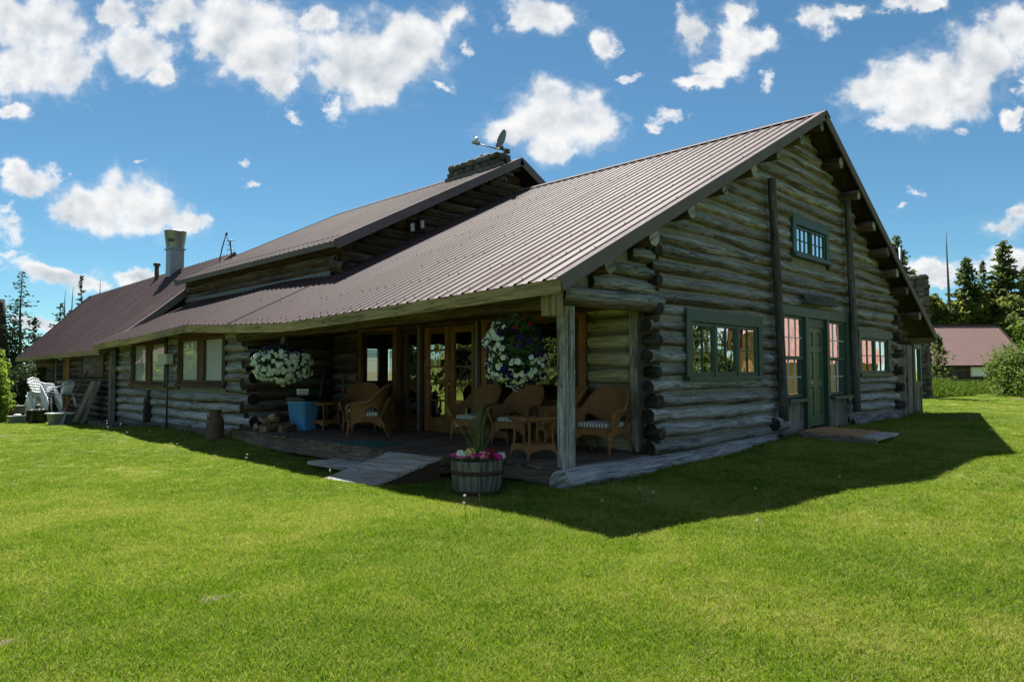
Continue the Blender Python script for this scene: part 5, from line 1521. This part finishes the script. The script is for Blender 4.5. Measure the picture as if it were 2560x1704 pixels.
# left forest
G2 = 'trees beyond the back wing'
FL = [(7.75, 78.8, 12.2, 3.4, .10, .75, .34, 'ragged tall pine standing alone at the left, beyond the back wing'),
      (10.55, 76.0, 9.0, 2.2, .25, .7, .45, 'short one-sided pine in front of a bare stem near the back roof'),
      (11.25, 75.3, 8.2, 1.9, .3, .7, .4, 'small pine tuft showing just over the back roof slope'),
      (12.05, 74.5, 11.8, 1.15, .45, .6, .5, 'thin tall pine with a sparse crown over the back roof'),
      (13.1, 73.4, 9.6, 1.6, .3, .7, .4, 'dark tuft of pine beside the bare stem at the back ridge'),
      (8.75, 77.6, 7.4, 2.0, .1, .8, .3, 'low pine right of the tall ragged pine'),
      (7.2, 79.2, 6.4, 2.6, .05, .9, .15, 'low dense pine at the foot of the tall ragged pine')]
for k, (x, y, h, r, bs, dn, spz, lb) in enumerate(FL):
    conifer('pine_tree', lb, h, r, 200+k, (x, y, -.4), 'needle_far', base=bs, dens=dn, droop=.22, spray=.55, sparse=spz, group=G2)
for k, (x, y, h, lb) in enumerate(((10.95, 75.8, 10.3, 'bare thin dead stem left of the other, over the back roof'), (11.45, 75.2, 10.6, 'bare thin dead stem right of the other, over the back roof'), (13.35, 73.1, 11.4, 'bare spindly dead stem near the back ridge'))):
    conifer('dead_tree', lb, h, .5, 230+k, (x, y, -.4), base=.55, dens=.4, sparse=.7, bark='deadbark', crown=False, group='bare dead stems beyond the back wing')
for k, (x, y, rx, rz, lb) in enumerate(((89.0, 17.4, 3.0, 8.2, 'rounded olive tree right behind the lodge eave on the right'), (90.6, 15.5, 2.8, 7.6, 'olive tree at the foot of the dead trunk'), (92.5, 14.6, 3.0, 8.4, 'olive tree over the left part of the cabin ridge'),
        (94.0, 12.6, 3.0, 8.8, 'olive tree over the middle of the cabin ridge'), (95.8, 11.4, 3.2, 8.6, 'dull green tree over the right part of the cabin ridge'), (93.0, 8.6, 3.0, 8.8, 'green tree at the right picture edge beyond the cabin'))):
    bush('broadleaf_tree', lb, 'tree', (x, y, -.3), rx*1.35, rx*1.35, rz*1.62, 17000, 'forestleaf', 350+k, .34, group='low broadleaf trees behind the cabin', lobes=16)
sn = thing('broken_snag', 'dark broken tree trunk with hanging limbs at the far left edge', 'tree', (6.45, 80.2, -.4))
mb = MB(); mb.tube([(0, 0, 0), (.0, 0, 4), (-.05, 0, 7), (.0, .1, 9.3)], [.75, .62, .42, .22], 9, wob=.1)
for k in range(16):
    z = random.uniform(4.5, 7.8); a = random.uniform(-.6, 2.6); L = random.uniform(.8, 1.9); dx, dy = math.cos(a-.8), math.sin(a-.8)
    mb.tube([(0, 0, z), (dx*L*.6, dy*L*.6, z+.3), (dx*L, dy*L, z-.5), (dx*L*1.1, dy*L*1.1, z-1.8)], [.09, .06, .04, .015], 5)
mb.build('trunk', 'snagbark', sn)
# bushes
bush('leafy_bush', 'bright green leafy bush at the far left end of the back wing', 'bush', (-3.15, 22.9, gz(-3.1, 22.9)), 1.45, 1.4, 3.4, 26000, 'brightleaf', 301, .065, lobes=13)
bush('dark_bush', 'dark shaded bush between the bright bush and the stacked chairs', 'bush', (-1.6, 25.6, gz(-1.6, 25.6)), 1.35, 1.2, 2.3, 14000, 'darkleaf', 302, .065)
bush('willow_bush', 'big rounded yellow-green willow bush before the small cabin', 'bush', (30.6, -1.05, .12), 2.8, 2.7, 2.55, 42000, 'oliveleaf', 303, .062, lobes=16)
bush('willow_bush', 'olive bush rising behind the right end of the cabin', 'bush', (74.0, 3.6, 0), 3.2, 3.0, 8.6, 9000, 'oliveleaf', 304, .30, lobes=12)
g_ = np.random.default_rng(5)
def grass_mound(label, c, rx, ry, h, n, seed, group):
    g = np.random.default_rng(seed); o = thing('tall_grass_clump', label, 'grass', (c[0], c[1], gz(*c)-.05), group=group)
    a = g.uniform(0, 2*PI, n); r = np.sqrt(g.random(n)); px = np.cos(a)*r*rx; py = np.sin(a)*r*ry
    H = h*(1-.75*r**2)*g.uniform(.6, 1.15, n); lean = g.normal(size=(n, 2))*.22; th = g.uniform(0, PI, n); w = g.uniform(.012, .028, n)
    b = np.stack([px, py, np.zeros(n)], 1); sd = np.stack([np.cos(th), np.sin(th), np.zeros(n)], 1)*w[:, None]
    mid = b+np.stack([lean[:, 0]*H*.4, lean[:, 1]*H*.4, H*.6], 1); tp = b+np.stack([lean[:, 0]*H*1.3, lean[:, 1]*H*1.3, H], 1)
    V = np.stack([b-sd, b+sd, mid+sd*.8, tp, mid-sd*.8], 1).reshape(-1, 3); F = np.arange(5*n).reshape(-1, 5)
    quads_mesh('blades', V, F, g.random(n), 'tallgrass', o)
grass_mound('shaded mound of tall grass beside the lodge eave on the right', (29.0, 2.75), 3.0, 1.6, .85, 9000, 1, 'tall grass mounds')
grass_mound('sunlit tall grass between the shaded mound and the willow bush', (33.5, 1.9), 3.2, 1.6, .7, 6000, 2, 'tall grass mounds')
grass_mound('rank grass before the little cabin wall', (45.0, 5.0), 5.0, 3.0, .55, 4000, 3, 'tall grass mounds')

# ------------------------------------------------------------------ small cabin, stone chimney
cab = thing('small_cabin', 'small dark cabin with a steep brown metal roof behind the willow bush', 'cabin', (64.7, 7.5, 0))
e1 = (Vector((66.9, 5.0, 0))-Vector((62.2, 9.8, 0))).normalized(); nn_ = Vector((-e1.y, e1.x, 0))
if nn_.x > 0: nn_ = -nn_
CF = Frame((-.2*0, 0, 0), e1, nn_)
mb = MB(); Lc = 4.2
for k in range(9): log_line(mb, CF.pt(-Lc-1.5, 0, .0+k*.24+.1), CF.pt(Lc-.6, 0, .0+k*.24+.1), .13, 8, 1.5)
CF.box(mb, -Lc-1.5, Lc-.6, -.3, 2.1, -4, -.1)
mb.build('wall', ['log_dark', 'log_end'], cab)
mb = MB(); P = []; n_ = 0
us = np.arange(-Lc-2.2, Lc-.05, .07)
for u in us:
    hh = .03 if int(round(u/.07)) % 4 == 0 else 0
    for q in (0, .5, 1): P.append(CF.pt(u, .75-4.3*q, 1.80+3.75*q+hh))
mb.grid(P, len(us), 3, None, .5, 0, False)
P = [p.copy() for p in P]; P2 = []
for u in us:
    for q in (0, 1): P2.append(CF.pt(u, -3.55-2.9*q, 5.55-3.45*q))
mb.grid(P2, len(us), 2, None, .5, 0, False)
P3 = []
for u in us[::4]:
    for q in (0, 1): P3.append(CF.pt(u, .75-4.3*q, 1.72+3.75*q))
mb.grid(P3, len(us[::4]), 2, None, .5, 1, False)
mb.build('roof', ['cabinroof', 'soffit'], cab)
mb = MB(); u1 = Lc-.04; CFm = [CF.pt(u1, .78, 1.62), CF.pt(u1, .78, 1.86), CF.pt(u1, -3.55, 5.64), CF.pt(u1, -3.55, 5.4)]
mb.v.extend([tuple(p) for p in CFm]); mb.v.extend([tuple(p+e1*.06) for p in CFm])
for f in ((0, 1, 2, 3), (7, 6, 5, 4), (0, 4, 5, 1), (1, 5, 6, 2), (2, 6, 7, 3), (3, 7, 4, 0)): mb.face(f)
CF.box(mb, -Lc-2.2, Lc, 5.54, 5.62, -3.70, -3.4)
mb.build('rake_trim', 'hoop', cab)
mb = MB(); CF.box(mb, -.85, .80, .82, 1.66, .10, .20); w_ = mb.build('window_frame', 'white', cab)
mb = MB(); CF.box(mb, -.76, .71, .9, 1.58, .205, .215); mb.build('pane', 'blind', w_)
sc_ = thing('stone_chimney', 'rough stone chimney standing just behind the lodge eave on the right', 'chimney', (26.0, 2.42, 0))
mb = MB(); stone_block(mb, -.45, .18, -.32, .35, -.2, 5.35, .26); mb.build('stack', ['stone', 'mortar'], sc_)
mb = MB(); mb.tube([(-.62, .5, 3.0), (-.62, .5, 6.6)], .05, 8); mb.build('flue_pipe', 'galv', sc_)

# things behind the camera that only show as reflections in the window panes
barn = thing('barn', 'tan barn with a low red metal roof, mirrored in the gable windows', 'barn', (23.2, -9.0, 0), R(45))
mb = MB()
for k in range(5): mb.bx(k*.22, k*.22+.215, -1.5, 0, -.2, 3.2, rnd=random.random())
mb.bx(1.1, 6.0, -1.5, 0, -.2, 1.75); mb.build('wall', 'tanwall', barn)
mb = MB(); P = []
us = np.arange(-.2, 6.3, .08)
for u in us:
    hh = .03 if int(round(u/.08)) % 4 == 0 else 0
    lo = 3.15 if u < 1.05 else 1.7
    for q in (0, 1): P.append((u, .2-1.6*q, lo+(5.4-lo)*q+hh))
mb.grid(P, len(us), 2, None, .5, 0, False)
mb.v.extend([(-.2, -1.4, 5.4), (6.2, -1.4, 5.4), (6.2, -1.75, 2.4), (-.2, -1.75, 2.4)]); k = len(mb.v); mb.face([k-4, k-3, k-2, k-1])
mb.build('roof', 'redmetal', barn)
cab2 = thing('gabled_shed', 'dark gabled shed across the lawn, mirrored in the blinds windows', 'shed', (-11.5, 38, -.2))
mb = MB(); mb.bx(-3, 3, -.1, 6, 0, 2.6); k = len(mb.v); mb.v.extend([(-3, -.1, 2.6), (3, -.1, 2.6), (0, -.1, 5.2)]); mb.face([k, k+1, k+2]); mb.build('wall', 'soffit', cab2)
mb = MB(); k = len(mb.v); mb.v.extend([(-3.6, -.7, 2.2), (0, -.7, 5.4), (0, 6.5, 5.4), (-3.6, 6.5, 2.2), (3.6, -.7, 2.2), (3.6, 6.5, 2.2)]); mb.face([k, k+1, k+2, k+3]); mb.face([k+1, k+4, k+5, k+2]); mb.build('roof', 'roof', cab2)
proto = conifer('spruce_tree', 'spruce across the lawn, mirrored at the left of the big gable window', 5.2, 1.9, 400, (40.0, -21.5, 0), 'needle', base=.04, dens=.9, droop=.12, spray=.6, group='spruces mirrored in the window panes')
mir = [(43, -24.5, 1.15), (46, -22, .9), (41, -27, 1.3), (37, -23, .8), (45, -29, 1.5), (50, -26, 1.3), (52, -20, 1.5), (-20, 27, 1.6), (-26, 33, 2.2), (-19, 36, 1.5), (-31, 41, 2.4), (-25, 24, 1.7), (-15, 30, 1.3), (-36, 36, 2.2), (-22, 46, 2.4), (-30, 29, 2.0), (-7.5, 47, 2.2)]
for k, (x, y, sc3) in enumerate(mir):
    dup(proto, (x, y, -.2), random.uniform(0, 6), 'spruce across the lawn, mirrored in the panes of the lodge', None, sc3)
proto['label'] = 'spruce across the lawn, mirrored in the panes of the lodge'

# ------------------------------------------------------------------ dandelions, bare patches
dp = [(0.95, -2.05, .10, 1), (-.30, -1.30, .16, 1), (-.12, -1.36, .10, 1), (-.55, -1.62, .18, 0), (-.85, -1.2, .11, 1), (-1.95, -.25, .20, 1), (-2.05, -.35, .15, 1), (-1.9, -.42, .22, 0), (1.25, -1.9, .20, 0), (2.2, -2.55, .09, 1),
      (4.9, -3.05, .22, 0), (5.6, -3.0, .2, 0), (7.6, -3.2, .2, 1), (8.0, -3.1, .18, 1), (9.2, -2.8, .18, 0), (-.5, -2.75, .08, 1),
      (-1.45, 14.2, .22, 1), (-1.6, 13.6, .2, 1), (-1.5, 12.9, .22, 1), (-1.75, 13.0, .16, 1), (-1.5, 12.2, .2, 0), (-1.7, 11.7, .15, 1), (-1.4, 11.1, .2, 1), (-2.0, 9.4, .08, 1), (-1.7, 8.6, .10, 1), (-1.5, 5.9, .12, 1), (-1.65, 5.6, .1, 1), (-1.85, 2.6, .2, 1)]
def dandelion(h, puff, loc):
    o = thing('dandelion', 'dandelion gone to seed in the shaded lawn', 'dandelion', loc, group='dandelions in the lawn')
    mb = MB(); mb.tube([(0, 0, -.02), (.01, .005, h*.5), (.0, .012, h)], .0025, 5); mb.build('stem', 'spike', o)
    if puff:
        C = unit(70)*.011+np.array([0, .012, h+.015]); V, F = leaf_quads(C, C-np.array([0, .012, h+.015]), .008); quads_mesh('head', V, F, RNG.random(70), 'puff', o)
    else:
        mb = MB(); mb.lathe([(0, 0), (.009, .005), (.007, .02), (0, .026)], 8, (0, .012, h)); mb.build('head', 'spike', o)
    return o
for (x, y, h, pf) in dp: dandelion(h, pf, (x, y, gz(x, y)+.03))
for (x, y, r, lb) in ((-4.77, -.82, .10, 'small bare dirt patch in the middle of the lawn'), (-6.0, -.80, .10, 'bare dirt patch in the lawn at the lower left edge'), (-4.2, 15.9, .75, 'bare dirt strip in the lawn by the back wing'), (27.0, -1.9, 1.2, 'bare dirt strip along the foot of the willow bush')):
    mb = MB(); n = 22; und = lambda a_, b_: .02*math.sin(a_*1.7+b_*.6)*math.sin(b_*1.3-a_*.4); c0 = (x, y, gz(x, y)+und(x, y)+.026); b = len(mb.v); mb.v.append(c0)
    for k in range(n):
        a = 2*PI*k/n; rr = r*(1+.25*math.sin(3*a+x)+.18*math.sin(5*a+y)); px, py = x+rr*math.cos(a)*1.25, y+rr*math.sin(a)*.8
        mb.v.append((px, py, gz(px, py)+und(px, py)+.008))
    for k in range(n): mb.face([b, b+1+k, b+1+(k+1) % n])
    tag(mb.build('dirt_patch', 'dirt'), lb, 'bare ground', kind='structure')

# ------------------------------------------------------------------ grass blades (one mass, instanced clumps)
def mk_grass_mat():
    m, t, out = new_mat('grass_blades')
    pos = t.n('ShaderNodeNewGeometry').outputs['Position']
    rnd = attr(t, 'rnd').outputs['Fac']; oi = t.n('ShaderNodeObjectInfo').outputs['Random']
    n1 = t.noise(pos, 0.55, 5, 0.6, 0.4); n2 = t.noise(pos, 2.6, 4, 0.65); n3 = t.noise(pos, 0.18, 3, 0.5)
    f = t.math('ADD', t.math('MULTIPLY', n1, 1.05), t.math('ADD', t.math('MULTIPLY', n2, .5), t.math('ADD', t.math('MULTIPLY', rnd, .42), t.math('MULTIPLY', oi, .14))))
    f = t.math('ADD', f, t.math('MULTIPLY', n3, .75))
    f = t.math('ADD', t.math('MULTIPLY', t.math('SUBTRACT', f, 1.43), 1.65), .48)
    c = t.ramp(f, [(0.20, (0.034, 0.104, 0.006)), (0.44, (0.092, 0.190, 0.010)), (0.60, (0.178, 0.250, 0.018)), (0.80, (0.32, 0.32, 0.06)), (0.94, (0.46, 0.38, 0.15))])
    c = t.mix(t.math('MULTIPLY', t.rng(t.math('ADD', rnd, t.math('MULTIPLY', t.math('SUBTRACT', n2, .5), .9)), .74, .84, 0, .85), .9), c, (0.46, 0.38, 0.16))
    d = t.n('ShaderNodeBsdfPrincipled', ins={'Base Color': c, 'Roughness': .65, 'Specular IOR Level': .12})
    tr = t.n('ShaderNodeBsdfTranslucent', ins={'Color': t.mix(.55, c, (0.28, 0.45, 0.02))})
    mx = t.n('ShaderNodeMixShader', ins={0: .45}); t.L.new(d.outputs[0], mx.inputs[1]); t.L.new(tr.outputs[0], mx.inputs[2]); t.L.new(mx.outputs[0], out.inputs[0])
    return m
M['grass'] = mk_grass_mat()
protos = bpy.data.collections.new('grass_clumps')
for k in range(5):
    g = np.random.default_rng(700+k); n = 88
    a = g.uniform(0, 2*PI, n); r = np.sqrt(g.random(n))*.095
    b = np.stack([np.cos(a)*r, np.sin(a)*r, np.full(n, -.01)], 1); th = g.uniform(0, 2*PI, n); w = g.uniform(.0011, .0021, n); H = g.uniform(.018, .044, n)
    sd = np.stack([np.cos(th), np.sin(th), 0*th], 1)*w[:, None]; ln = g.normal(size=(n, 2))*.45
    mid = b+np.stack([ln[:, 0]*H*.35, ln[:, 1]*H*.35, H*.62], 1); tp = b+np.stack([ln[:, 0]*H*1.1, ln[:, 1]*H*1.1, H], 1)
    V = np.stack([b-sd, b+sd, mid+sd*.8, tp, mid-sd*.8], 1).reshape(-1, 3); F = np.arange(5*n).reshape(-1, 5)
    o = quads_mesh('grass_clump', V, F, g.random(n), 'grass'); COL.objects.unlink(o); protos.objects.link(o)
CAMP = np.array([-6.757, -5.681])
fang = math.radians(44.62)
rr_ = np.concatenate([np.arange(2.3, 12, .30), np.arange(12, 46, 1.0)]); aa_ = np.radians(np.arange(-42, 42.1, 1.5))
Vg = []; dens = []
for r in rr_:
    for a in aa_:
        x = CAMP[0]+r*math.cos(fang+a); y = CAMP[1]+r*math.sin(fang+a); Vg.append((x, y)); dens.append(min(400, 400*(5.0/max(r, 1))**1.5))
Vg = np.array(Vg); na = len(aa_); Fg = []
for i in range(len(rr_)-1):
    for j in range(na-1):
        q = [i*na+j, (i+1)*na+j, (i+1)*na+j+1, i*na+j+1]; c = Vg[q].mean(0)
        if (c[0] > -.02 and c[0] < 16 and c[1] > .12 and c[1] < 31): continue
        if (c[0] > -.5 and c[0] < .1 and 2.1 < c[1] < 8.9): continue
        Fg.append(q)
zz = ground(Vg[:, 0], Vg[:, 1])+.02*np.sin(Vg[:, 0]*1.7+Vg[:, 1]*.6)*np.sin(Vg[:, 1]*1.3-Vg[:, 0]*.4)
grass = quads_mesh('grass', np.c_[Vg, zz+.002], np.array(Fg), np.zeros(len(Fg)), 'lawn', smooth=True)
at = grass.data.attributes.new('dens', 'FLOAT', 'POINT'); at.data.foreach_set('value', np.array(dens, dtype=np.float32))
tag(grass, 'short mown grass blades of the lawn around the lodge', 'grass', kind='stuff')
g = np.random.default_rng(77); PT = []
def along(x0, y0, x1, y1, n, spread, h):
    q = g.random(n); off = np.abs(g.normal(size=n))*spread
    dx, dy = x1-x0, y1-y0; L_ = math.hypot(dx, dy); nx_, ny_ = (dy/L_, -dx/L_)
    for a, o_ in zip(q, off):
        if math.sin(a*L_*2.3)+math.sin(a*L_*5.1+1)+g.normal()*.8 < -.2: continue
        PT.append((x0+dx*a+nx_*o_, y0+dy*a+ny_*o_, h*g.uniform(.5, 1.3)))
along(-.3, -.24, 6.0, -.22, 900, .10, .085); along(6.0, -.12, 16.0, -.12, 900, .10, .10)
along(-.52, 9.0, -.5, 2.0, 500, .10, .09); along(-.2, 2.0, -.2, .1, 200, .10, .08); along(-.14, 18.2, -.14, 9.2, 900, .12, .11)
ang_ = g.uniform(0, 2*PI, 160); PT += [(-.81+.31*math.cos(a), .81+.31*math.sin(a), .07*g.uniform(.6, 1.4)) for a in ang_]
PT = np.array(PT); n = len(PT); pz = ground(PT[:, 0], PT[:, 1]); H = PT[:, 2]; th = g.uniform(0, 2*PI, n); w = g.uniform(.002, .0042, n)
b_ = np.c_[PT[:, 0], PT[:, 1], pz-.01]; sd_ = np.stack([np.cos(th), np.sin(th), 0*th], 1)*w[:, None]; ln = g.normal(size=(n, 2))*.35
mid = b_+np.stack([ln[:, 0]*H*.35, ln[:, 1]*H*.35, H*.62], 1); tp = b_+np.stack([ln[:, 0]*H*1.1, ln[:, 1]*H*1.1, H], 1)
tag(quads_mesh('weeds', np.stack([b_-sd_, b_+sd_, mid+sd_*.8, tp, mid-sd_*.8], 1).reshape(-1, 3), np.arange(5*n).reshape(-1, 5), g.random(n), 'tallgrass'), 'untrimmed grass blades along the foot of the lodge walls', 'weeds', kind='stuff')
ng = bpy.data.node_groups.new('grass_scatter', 'GeometryNodeTree')
ng.interface.new_socket('Geometry', in_out='INPUT', socket_type='NodeSocketGeometry'); ng.interface.new_socket('Geometry', in_out='OUTPUT', socket_type='NodeSocketGeometry')
gi = ng.nodes.new('NodeGroupInput'); go = ng.nodes.new('NodeGroupOutput')
dpf = ng.nodes.new('GeometryNodeDistributePointsOnFaces'); na_ = ng.nodes.new('GeometryNodeInputNamedAttribute'); na_.data_type = 'FLOAT'; na_.inputs['Name'].default_value = 'dens'
iop = ng.nodes.new('GeometryNodeInstanceOnPoints'); ci = ng.nodes.new('GeometryNodeCollectionInfo'); ci.inputs['Collection'].default_value = protos; ci.inputs['Separate Children'].default_value = True; ci.inputs['Reset Children'].default_value = True
rv = ng.nodes.new('FunctionNodeRandomValue'); rv.data_type = 'FLOAT_VECTOR'; rv.inputs[0].default_value = (-.12, -.12, 0); rv.inputs[1].default_value = (.12, .12, 6.283)
rs_ = ng.nodes.new('FunctionNodeRandomValue'); rs_.data_type = 'FLOAT'; rs_.inputs[2].default_value = .7; rs_.inputs[3].default_value = 1.35
jn = ng.nodes.new('GeometryNodeJoinGeometry')
L = ng.links.new
L(gi.outputs[0], dpf.inputs['Mesh']); L(na_.outputs['Attribute'], dpf.inputs['Density']); L(dpf.outputs['Points'], iop.inputs['Points'])
L(ci.outputs[0], iop.inputs['Instance']); iop.inputs['Pick Instance'].default_value = True
L(rv.outputs[0], iop.inputs['Rotation']); L(rs_.outputs[1], iop.inputs['Scale'])
L(gi.outputs[0], jn.inputs[0]); L(iop.outputs[0], jn.inputs[0]); L(jn.outputs[0], go.inputs[0])
md = grass.modifiers.new('scatter', 'NODES'); md.node_group = ng

# ------------------------------------------------------------------ camera
cam = bpy.data.cameras.new('camera'); co = bpy.data.objects.new('camera', cam); COL.objects.link(co)
pit = math.atan((927.6-852)/1718); roll = R(-.19); a = fang
fh = Vector((math.cos(a), math.sin(a), 0)); r0 = Vector((math.sin(a), -math.cos(a), 0)); zz_ = Vector((0, 0, 1))
fwd = fh*math.cos(pit)+zz_*math.sin(pit); up0 = zz_*math.cos(pit)-fh*math.sin(pit)
rt = r0*math.cos(roll)+up0*math.sin(roll); up = up0*math.cos(roll)-r0*math.sin(roll)
mtx = Matrix((rt, up, -fwd)).transposed().to_4x4(); mtx.translation = fh*-8.8+r0*-.702+Vector((0, 0, 1.42))
co.matrix_world = mtx
cam.sensor_width = 36; cam.lens = 1718/2560*36; cam.clip_end = 3000; cam.clip_start = .05
scene.camera = co

# ------------------------------------------------------------------ light and sky
sd = Vector((.29, .50, 1)).normalized()
sun = bpy.data.lights.new('sun', 'SUN'); so = bpy.data.objects.new('sun', sun); COL.objects.link(so)
sun.energy = 5.0; sun.angle = R(.5); sun.color = (1.0, .95, .86)
so.rotation_euler = sd.to_track_quat('Z', 'Y').to_euler()
el = math.asin(sd.z); az = math.atan2(sd.x, sd.y)
w = bpy.data.worlds.new('World'); scene.world = w; w.use_nodes = True
t = NT(w.node_tree); t.N.clear()
out = t.n('ShaderNodeOutputWorld')
sky = t.n('ShaderNodeTexSky', sky_type='NISHITA', sun_disc=False, sun_elevation=el, sun_rotation=az, altitude=1900, air_density=1.0, dust_density=.35, ozone_density=1.2)
d = t.vmath('NORMALIZE', t.n('ShaderNodeTexCoord').outputs['Generated']).outputs[0]
# flat sky coordinates round the compass direction of the house
cf = t.vmath('DOT_PRODUCT', d, tuple(fwd)).outputs['Value']; cr_ = t.vmath('DOT_PRODUCT', d, tuple(rt)).outputs['Value']; cu = t.vmath('DOT_PRODUCT', d, tuple(up)).outputs['Value']
cfs = t.math('MAXIMUM', cf, .05)
P2 = t.n('ShaderNodeCombineXYZ', ins={'X': t.math('DIVIDE', cr_, cfs), 'Y': t.math('DIVIDE', cu, cfs), 'Z': 0.0}).outputs[0]
wn = t.n('ShaderNodeTexNoise', ins={'Scale': 9.0, 'Detail': 5.0, 'Roughness': .62}); t.L.new(P2, wn.inputs['Vector'])
wn2 = t.n('ShaderNodeTexNoise', ins={'Scale': 36.0, 'Detail': 5.0, 'Roughness': .65}); t.L.new(P2, wn2.inputs['Vector'])
def centred(c, amp): return t.vmath('MULTIPLY', t.vmath('SUBTRACT', c, (.5, .5, .5)).outputs[0], (amp, amp, 0)).outputs[0]
PW = t.vmath('ADD', P2, t.vmath('ADD', centred(wn.outputs['Color'], .085), centred(wn2.outputs['Color'], .022)).outputs[0]).outputs[0]
CL = [(95,60,125,90),(60,150,90,85),(150,150,75,70),(30,30,60,60),(330,105,88,55),(385,150,50,40),(270,30,55,30),(400,25,85,45),(560,40,130,60),(620,120,110,85),(640,200,42,65),(560,150,70,45),(520,90,60,50),(720,40,60,40),(860,130,150,95),(790,170,90,50),(950,90,100,75),(1030,40,50,45),(880,190,70,40),(760,235,22,30),
      (1250,35,95,50),(1190,60,40,35),(1388,95,38,38),(1265,275,130,75),(1360,270,72,68),(1170,300,75,55),(1260,340,60,40),(1590,60,45,50),(1680,95,60,60),(1650,140,85,28),(1745,105,60,35),(1600,175,60,20),(1700,40,45,45),(1880,40,45,38),(1950,20,60,20),(2120,12,60,18),(2060,20,40,14),
      (1990,220,75,45),(2070,205,95,65),(2160,190,95,75),(2250,140,95,80),(2320,80,70,80),(2100,265,90,42),(2060,290,55,25),(2230,230,70,40),
      (290,455,110,72),(230,475,110,50),(350,500,90,45),(420,520,60,25),(160,490,50,30),(60,430,65,35),(25,400,40,30),(120,400,25,18),(30,255,42,20),(15,500,22,14),(30,545,30,30),
      (140,635,105,20),(200,650,60,25),(60,625,50,14),(320,635,58,20),(90,745,60,20),(30,598,40,10),(575,412,26,7),(555,370,14,9),(1540,268,40,12),(1510,290,20,12),(1450,180,30,7),(2110,425,25,8),(2075,467,14,7),(1020,193,22,8),(1760,195,18,18),(1510,300,14,8),
      (2310,520,55,28),(2345,490,35,25),(2150,625,62,30),(2260,600,70,14),(2330,585,50,30),(2340,270,35,18),(2350,205,20,20),(2210,300,14,8),(1080,115,14,14),(320,352,14,5),(680,280,22,10),(1570,180,40,12)]
m_ = m2_ = None
K = 1.0866
for (x, y, rx, ry) in CL:
    small = rx < 31 or ry < 15
    if small: rx *= 1.5; ry *= 1.7
    else: rx *= 1.08; ry *= 1.10
    X = (x*K-1280)/1718; Y = -(y*K-852)/1718; sx = 1718/(rx*K); sy = 1718/(ry*K)
    L_ = t.vmath('LENGTH', t.vmath('MULTIPLY_ADD', PW, (sx, sy, 1), (-X*sx, -Y*sy, 0)).outputs[0]).outputs['Value']
    cur = m2_ if small else m_
    if cur is not None:
        nd = t.N.new('ShaderNodeMath'); nd.operation = 'SMOOTH_MIN'; t.set(nd.inputs[0], cur); t.set(nd.inputs[1], L_); nd.inputs[2].default_value = .25; L_ = nd.outputs[0]
    if small: m2_ = L_
    else: m_ = L_
fine = t.noise(P2, 15, 6, .54, .1); big = t.noise(P2, 7, 4, .55); wisp = t.noise(t.mapping(P2, (34, 52, 1)), 1.0, 8, .66, .8)
body = t.math('ADD', t.math('SUBTRACT', 1.10, m_), t.math('MULTIPLY', t.math('SUBTRACT', fine, .5), 1.9))
front = t.ramp(body, [(0.0, 0), (.10, .05), (.24, .22), (.42, .72), (.60, .95), (.8, 1)])
body2 = t.math('ADD', t.math('SUBTRACT', .86, m2_), t.math('MULTIPLY', t.math('SUBTRACT', wisp, .5), 2.4))
front = t.math('MAXIMUM', front, t.math('MULTIPLY', t.ramp(body2, [(0.0, 0), (.2, .12), (.5, .62), (.9, 1)]), .88))
halo = t.math('MULTIPLY', t.rng(t.math('ADD', t.math('SUBTRACT', 1.25, m_), t.math('MULTIPLY', t.math('SUBTRACT', wisp, .5), 1.6)), .1, .9, 0, .22), 1.0)
front = t.math('MAXIMUM', front, halo)
# generic cumulus over the unseen sky, for reflections, cover tuned as fill light
ev = t.vmath('MULTIPLY', d, (1, 1, 2.2)).outputs[0]
rest = t.rng(t.noise(ev, 2.6, 7, .6), .51, .65, 0, .95)
infront = t.rng(cf, .30, .42, 0, 1)
alpha = t.math('ADD', t.math('MULTIPLY', front, infront), t.math('MULTIPLY', rest, t.math('SUBTRACT', 1, infront)), clamp=True)
dz = t.n('ShaderNodeSeparateXYZ', ins={0: d}).outputs[2]
alpha = t.math('MULTIPLY', alpha, t.rng(dz, -.01, .03, 0, 1))
# cloud light: bright rims, greyer thick middles and undersides
off_ = t.vmath('ADD', P2, (-.012, .02, 0)).outputs[0]
fine2 = t.noise(off_, 15, 6, .54, .1)
lit = t.math('ADD', t.math('MULTIPLY', t.math('SUBTRACT', fine, fine2), 2.4), t.rng(t.math('ADD', t.math('MULTIPLY', body, .6), big), .62, 1.30, 1.06, .25))
ccol = t.mix(t.math('MINIMUM', lit, 1.0, clamp=True), (0.50, 0.57, 0.64), (1.0, 1.0, 1.0))
SKY = .05; CLOUD = .33
ccol = t.vmath('SCALE', ccol); ccol.inputs['Scale'].default_value = CLOUD / SKY
skyc = t.n('ShaderNodeMix', data_type='RGBA', blend_type='MULTIPLY', ins={0: 1.0, 6: sky.outputs[0], 7: (.48, .74, .76, 1)})
bg = t.n('ShaderNodeBackground', ins={'Strength': SKY, 'Color': t.mix(alpha, skyc.outputs[2], ccol.outputs[0])})
t.L.new(bg.outputs[0], out.inputs[0])
w.cycles.sampling_method = 'MANUAL'; w.cycles.sample_map_resolution = 512
scene.view_settings.view_transform = 'Standard'; scene.view_settings.look = 'None'; scene.view_settings.gamma = 1; scene.view_settings.exposure = 1.55
scene.cycles.max_bounces = 8; scene.cycles.transparent_max_bounces = 12; scene.cycles.use_denoising = True
try: scene.cycles.denoiser = 'OPENIMAGEDENOISE'
except Exception: pass
scene.cycles.sample_clamp_indirect = 6
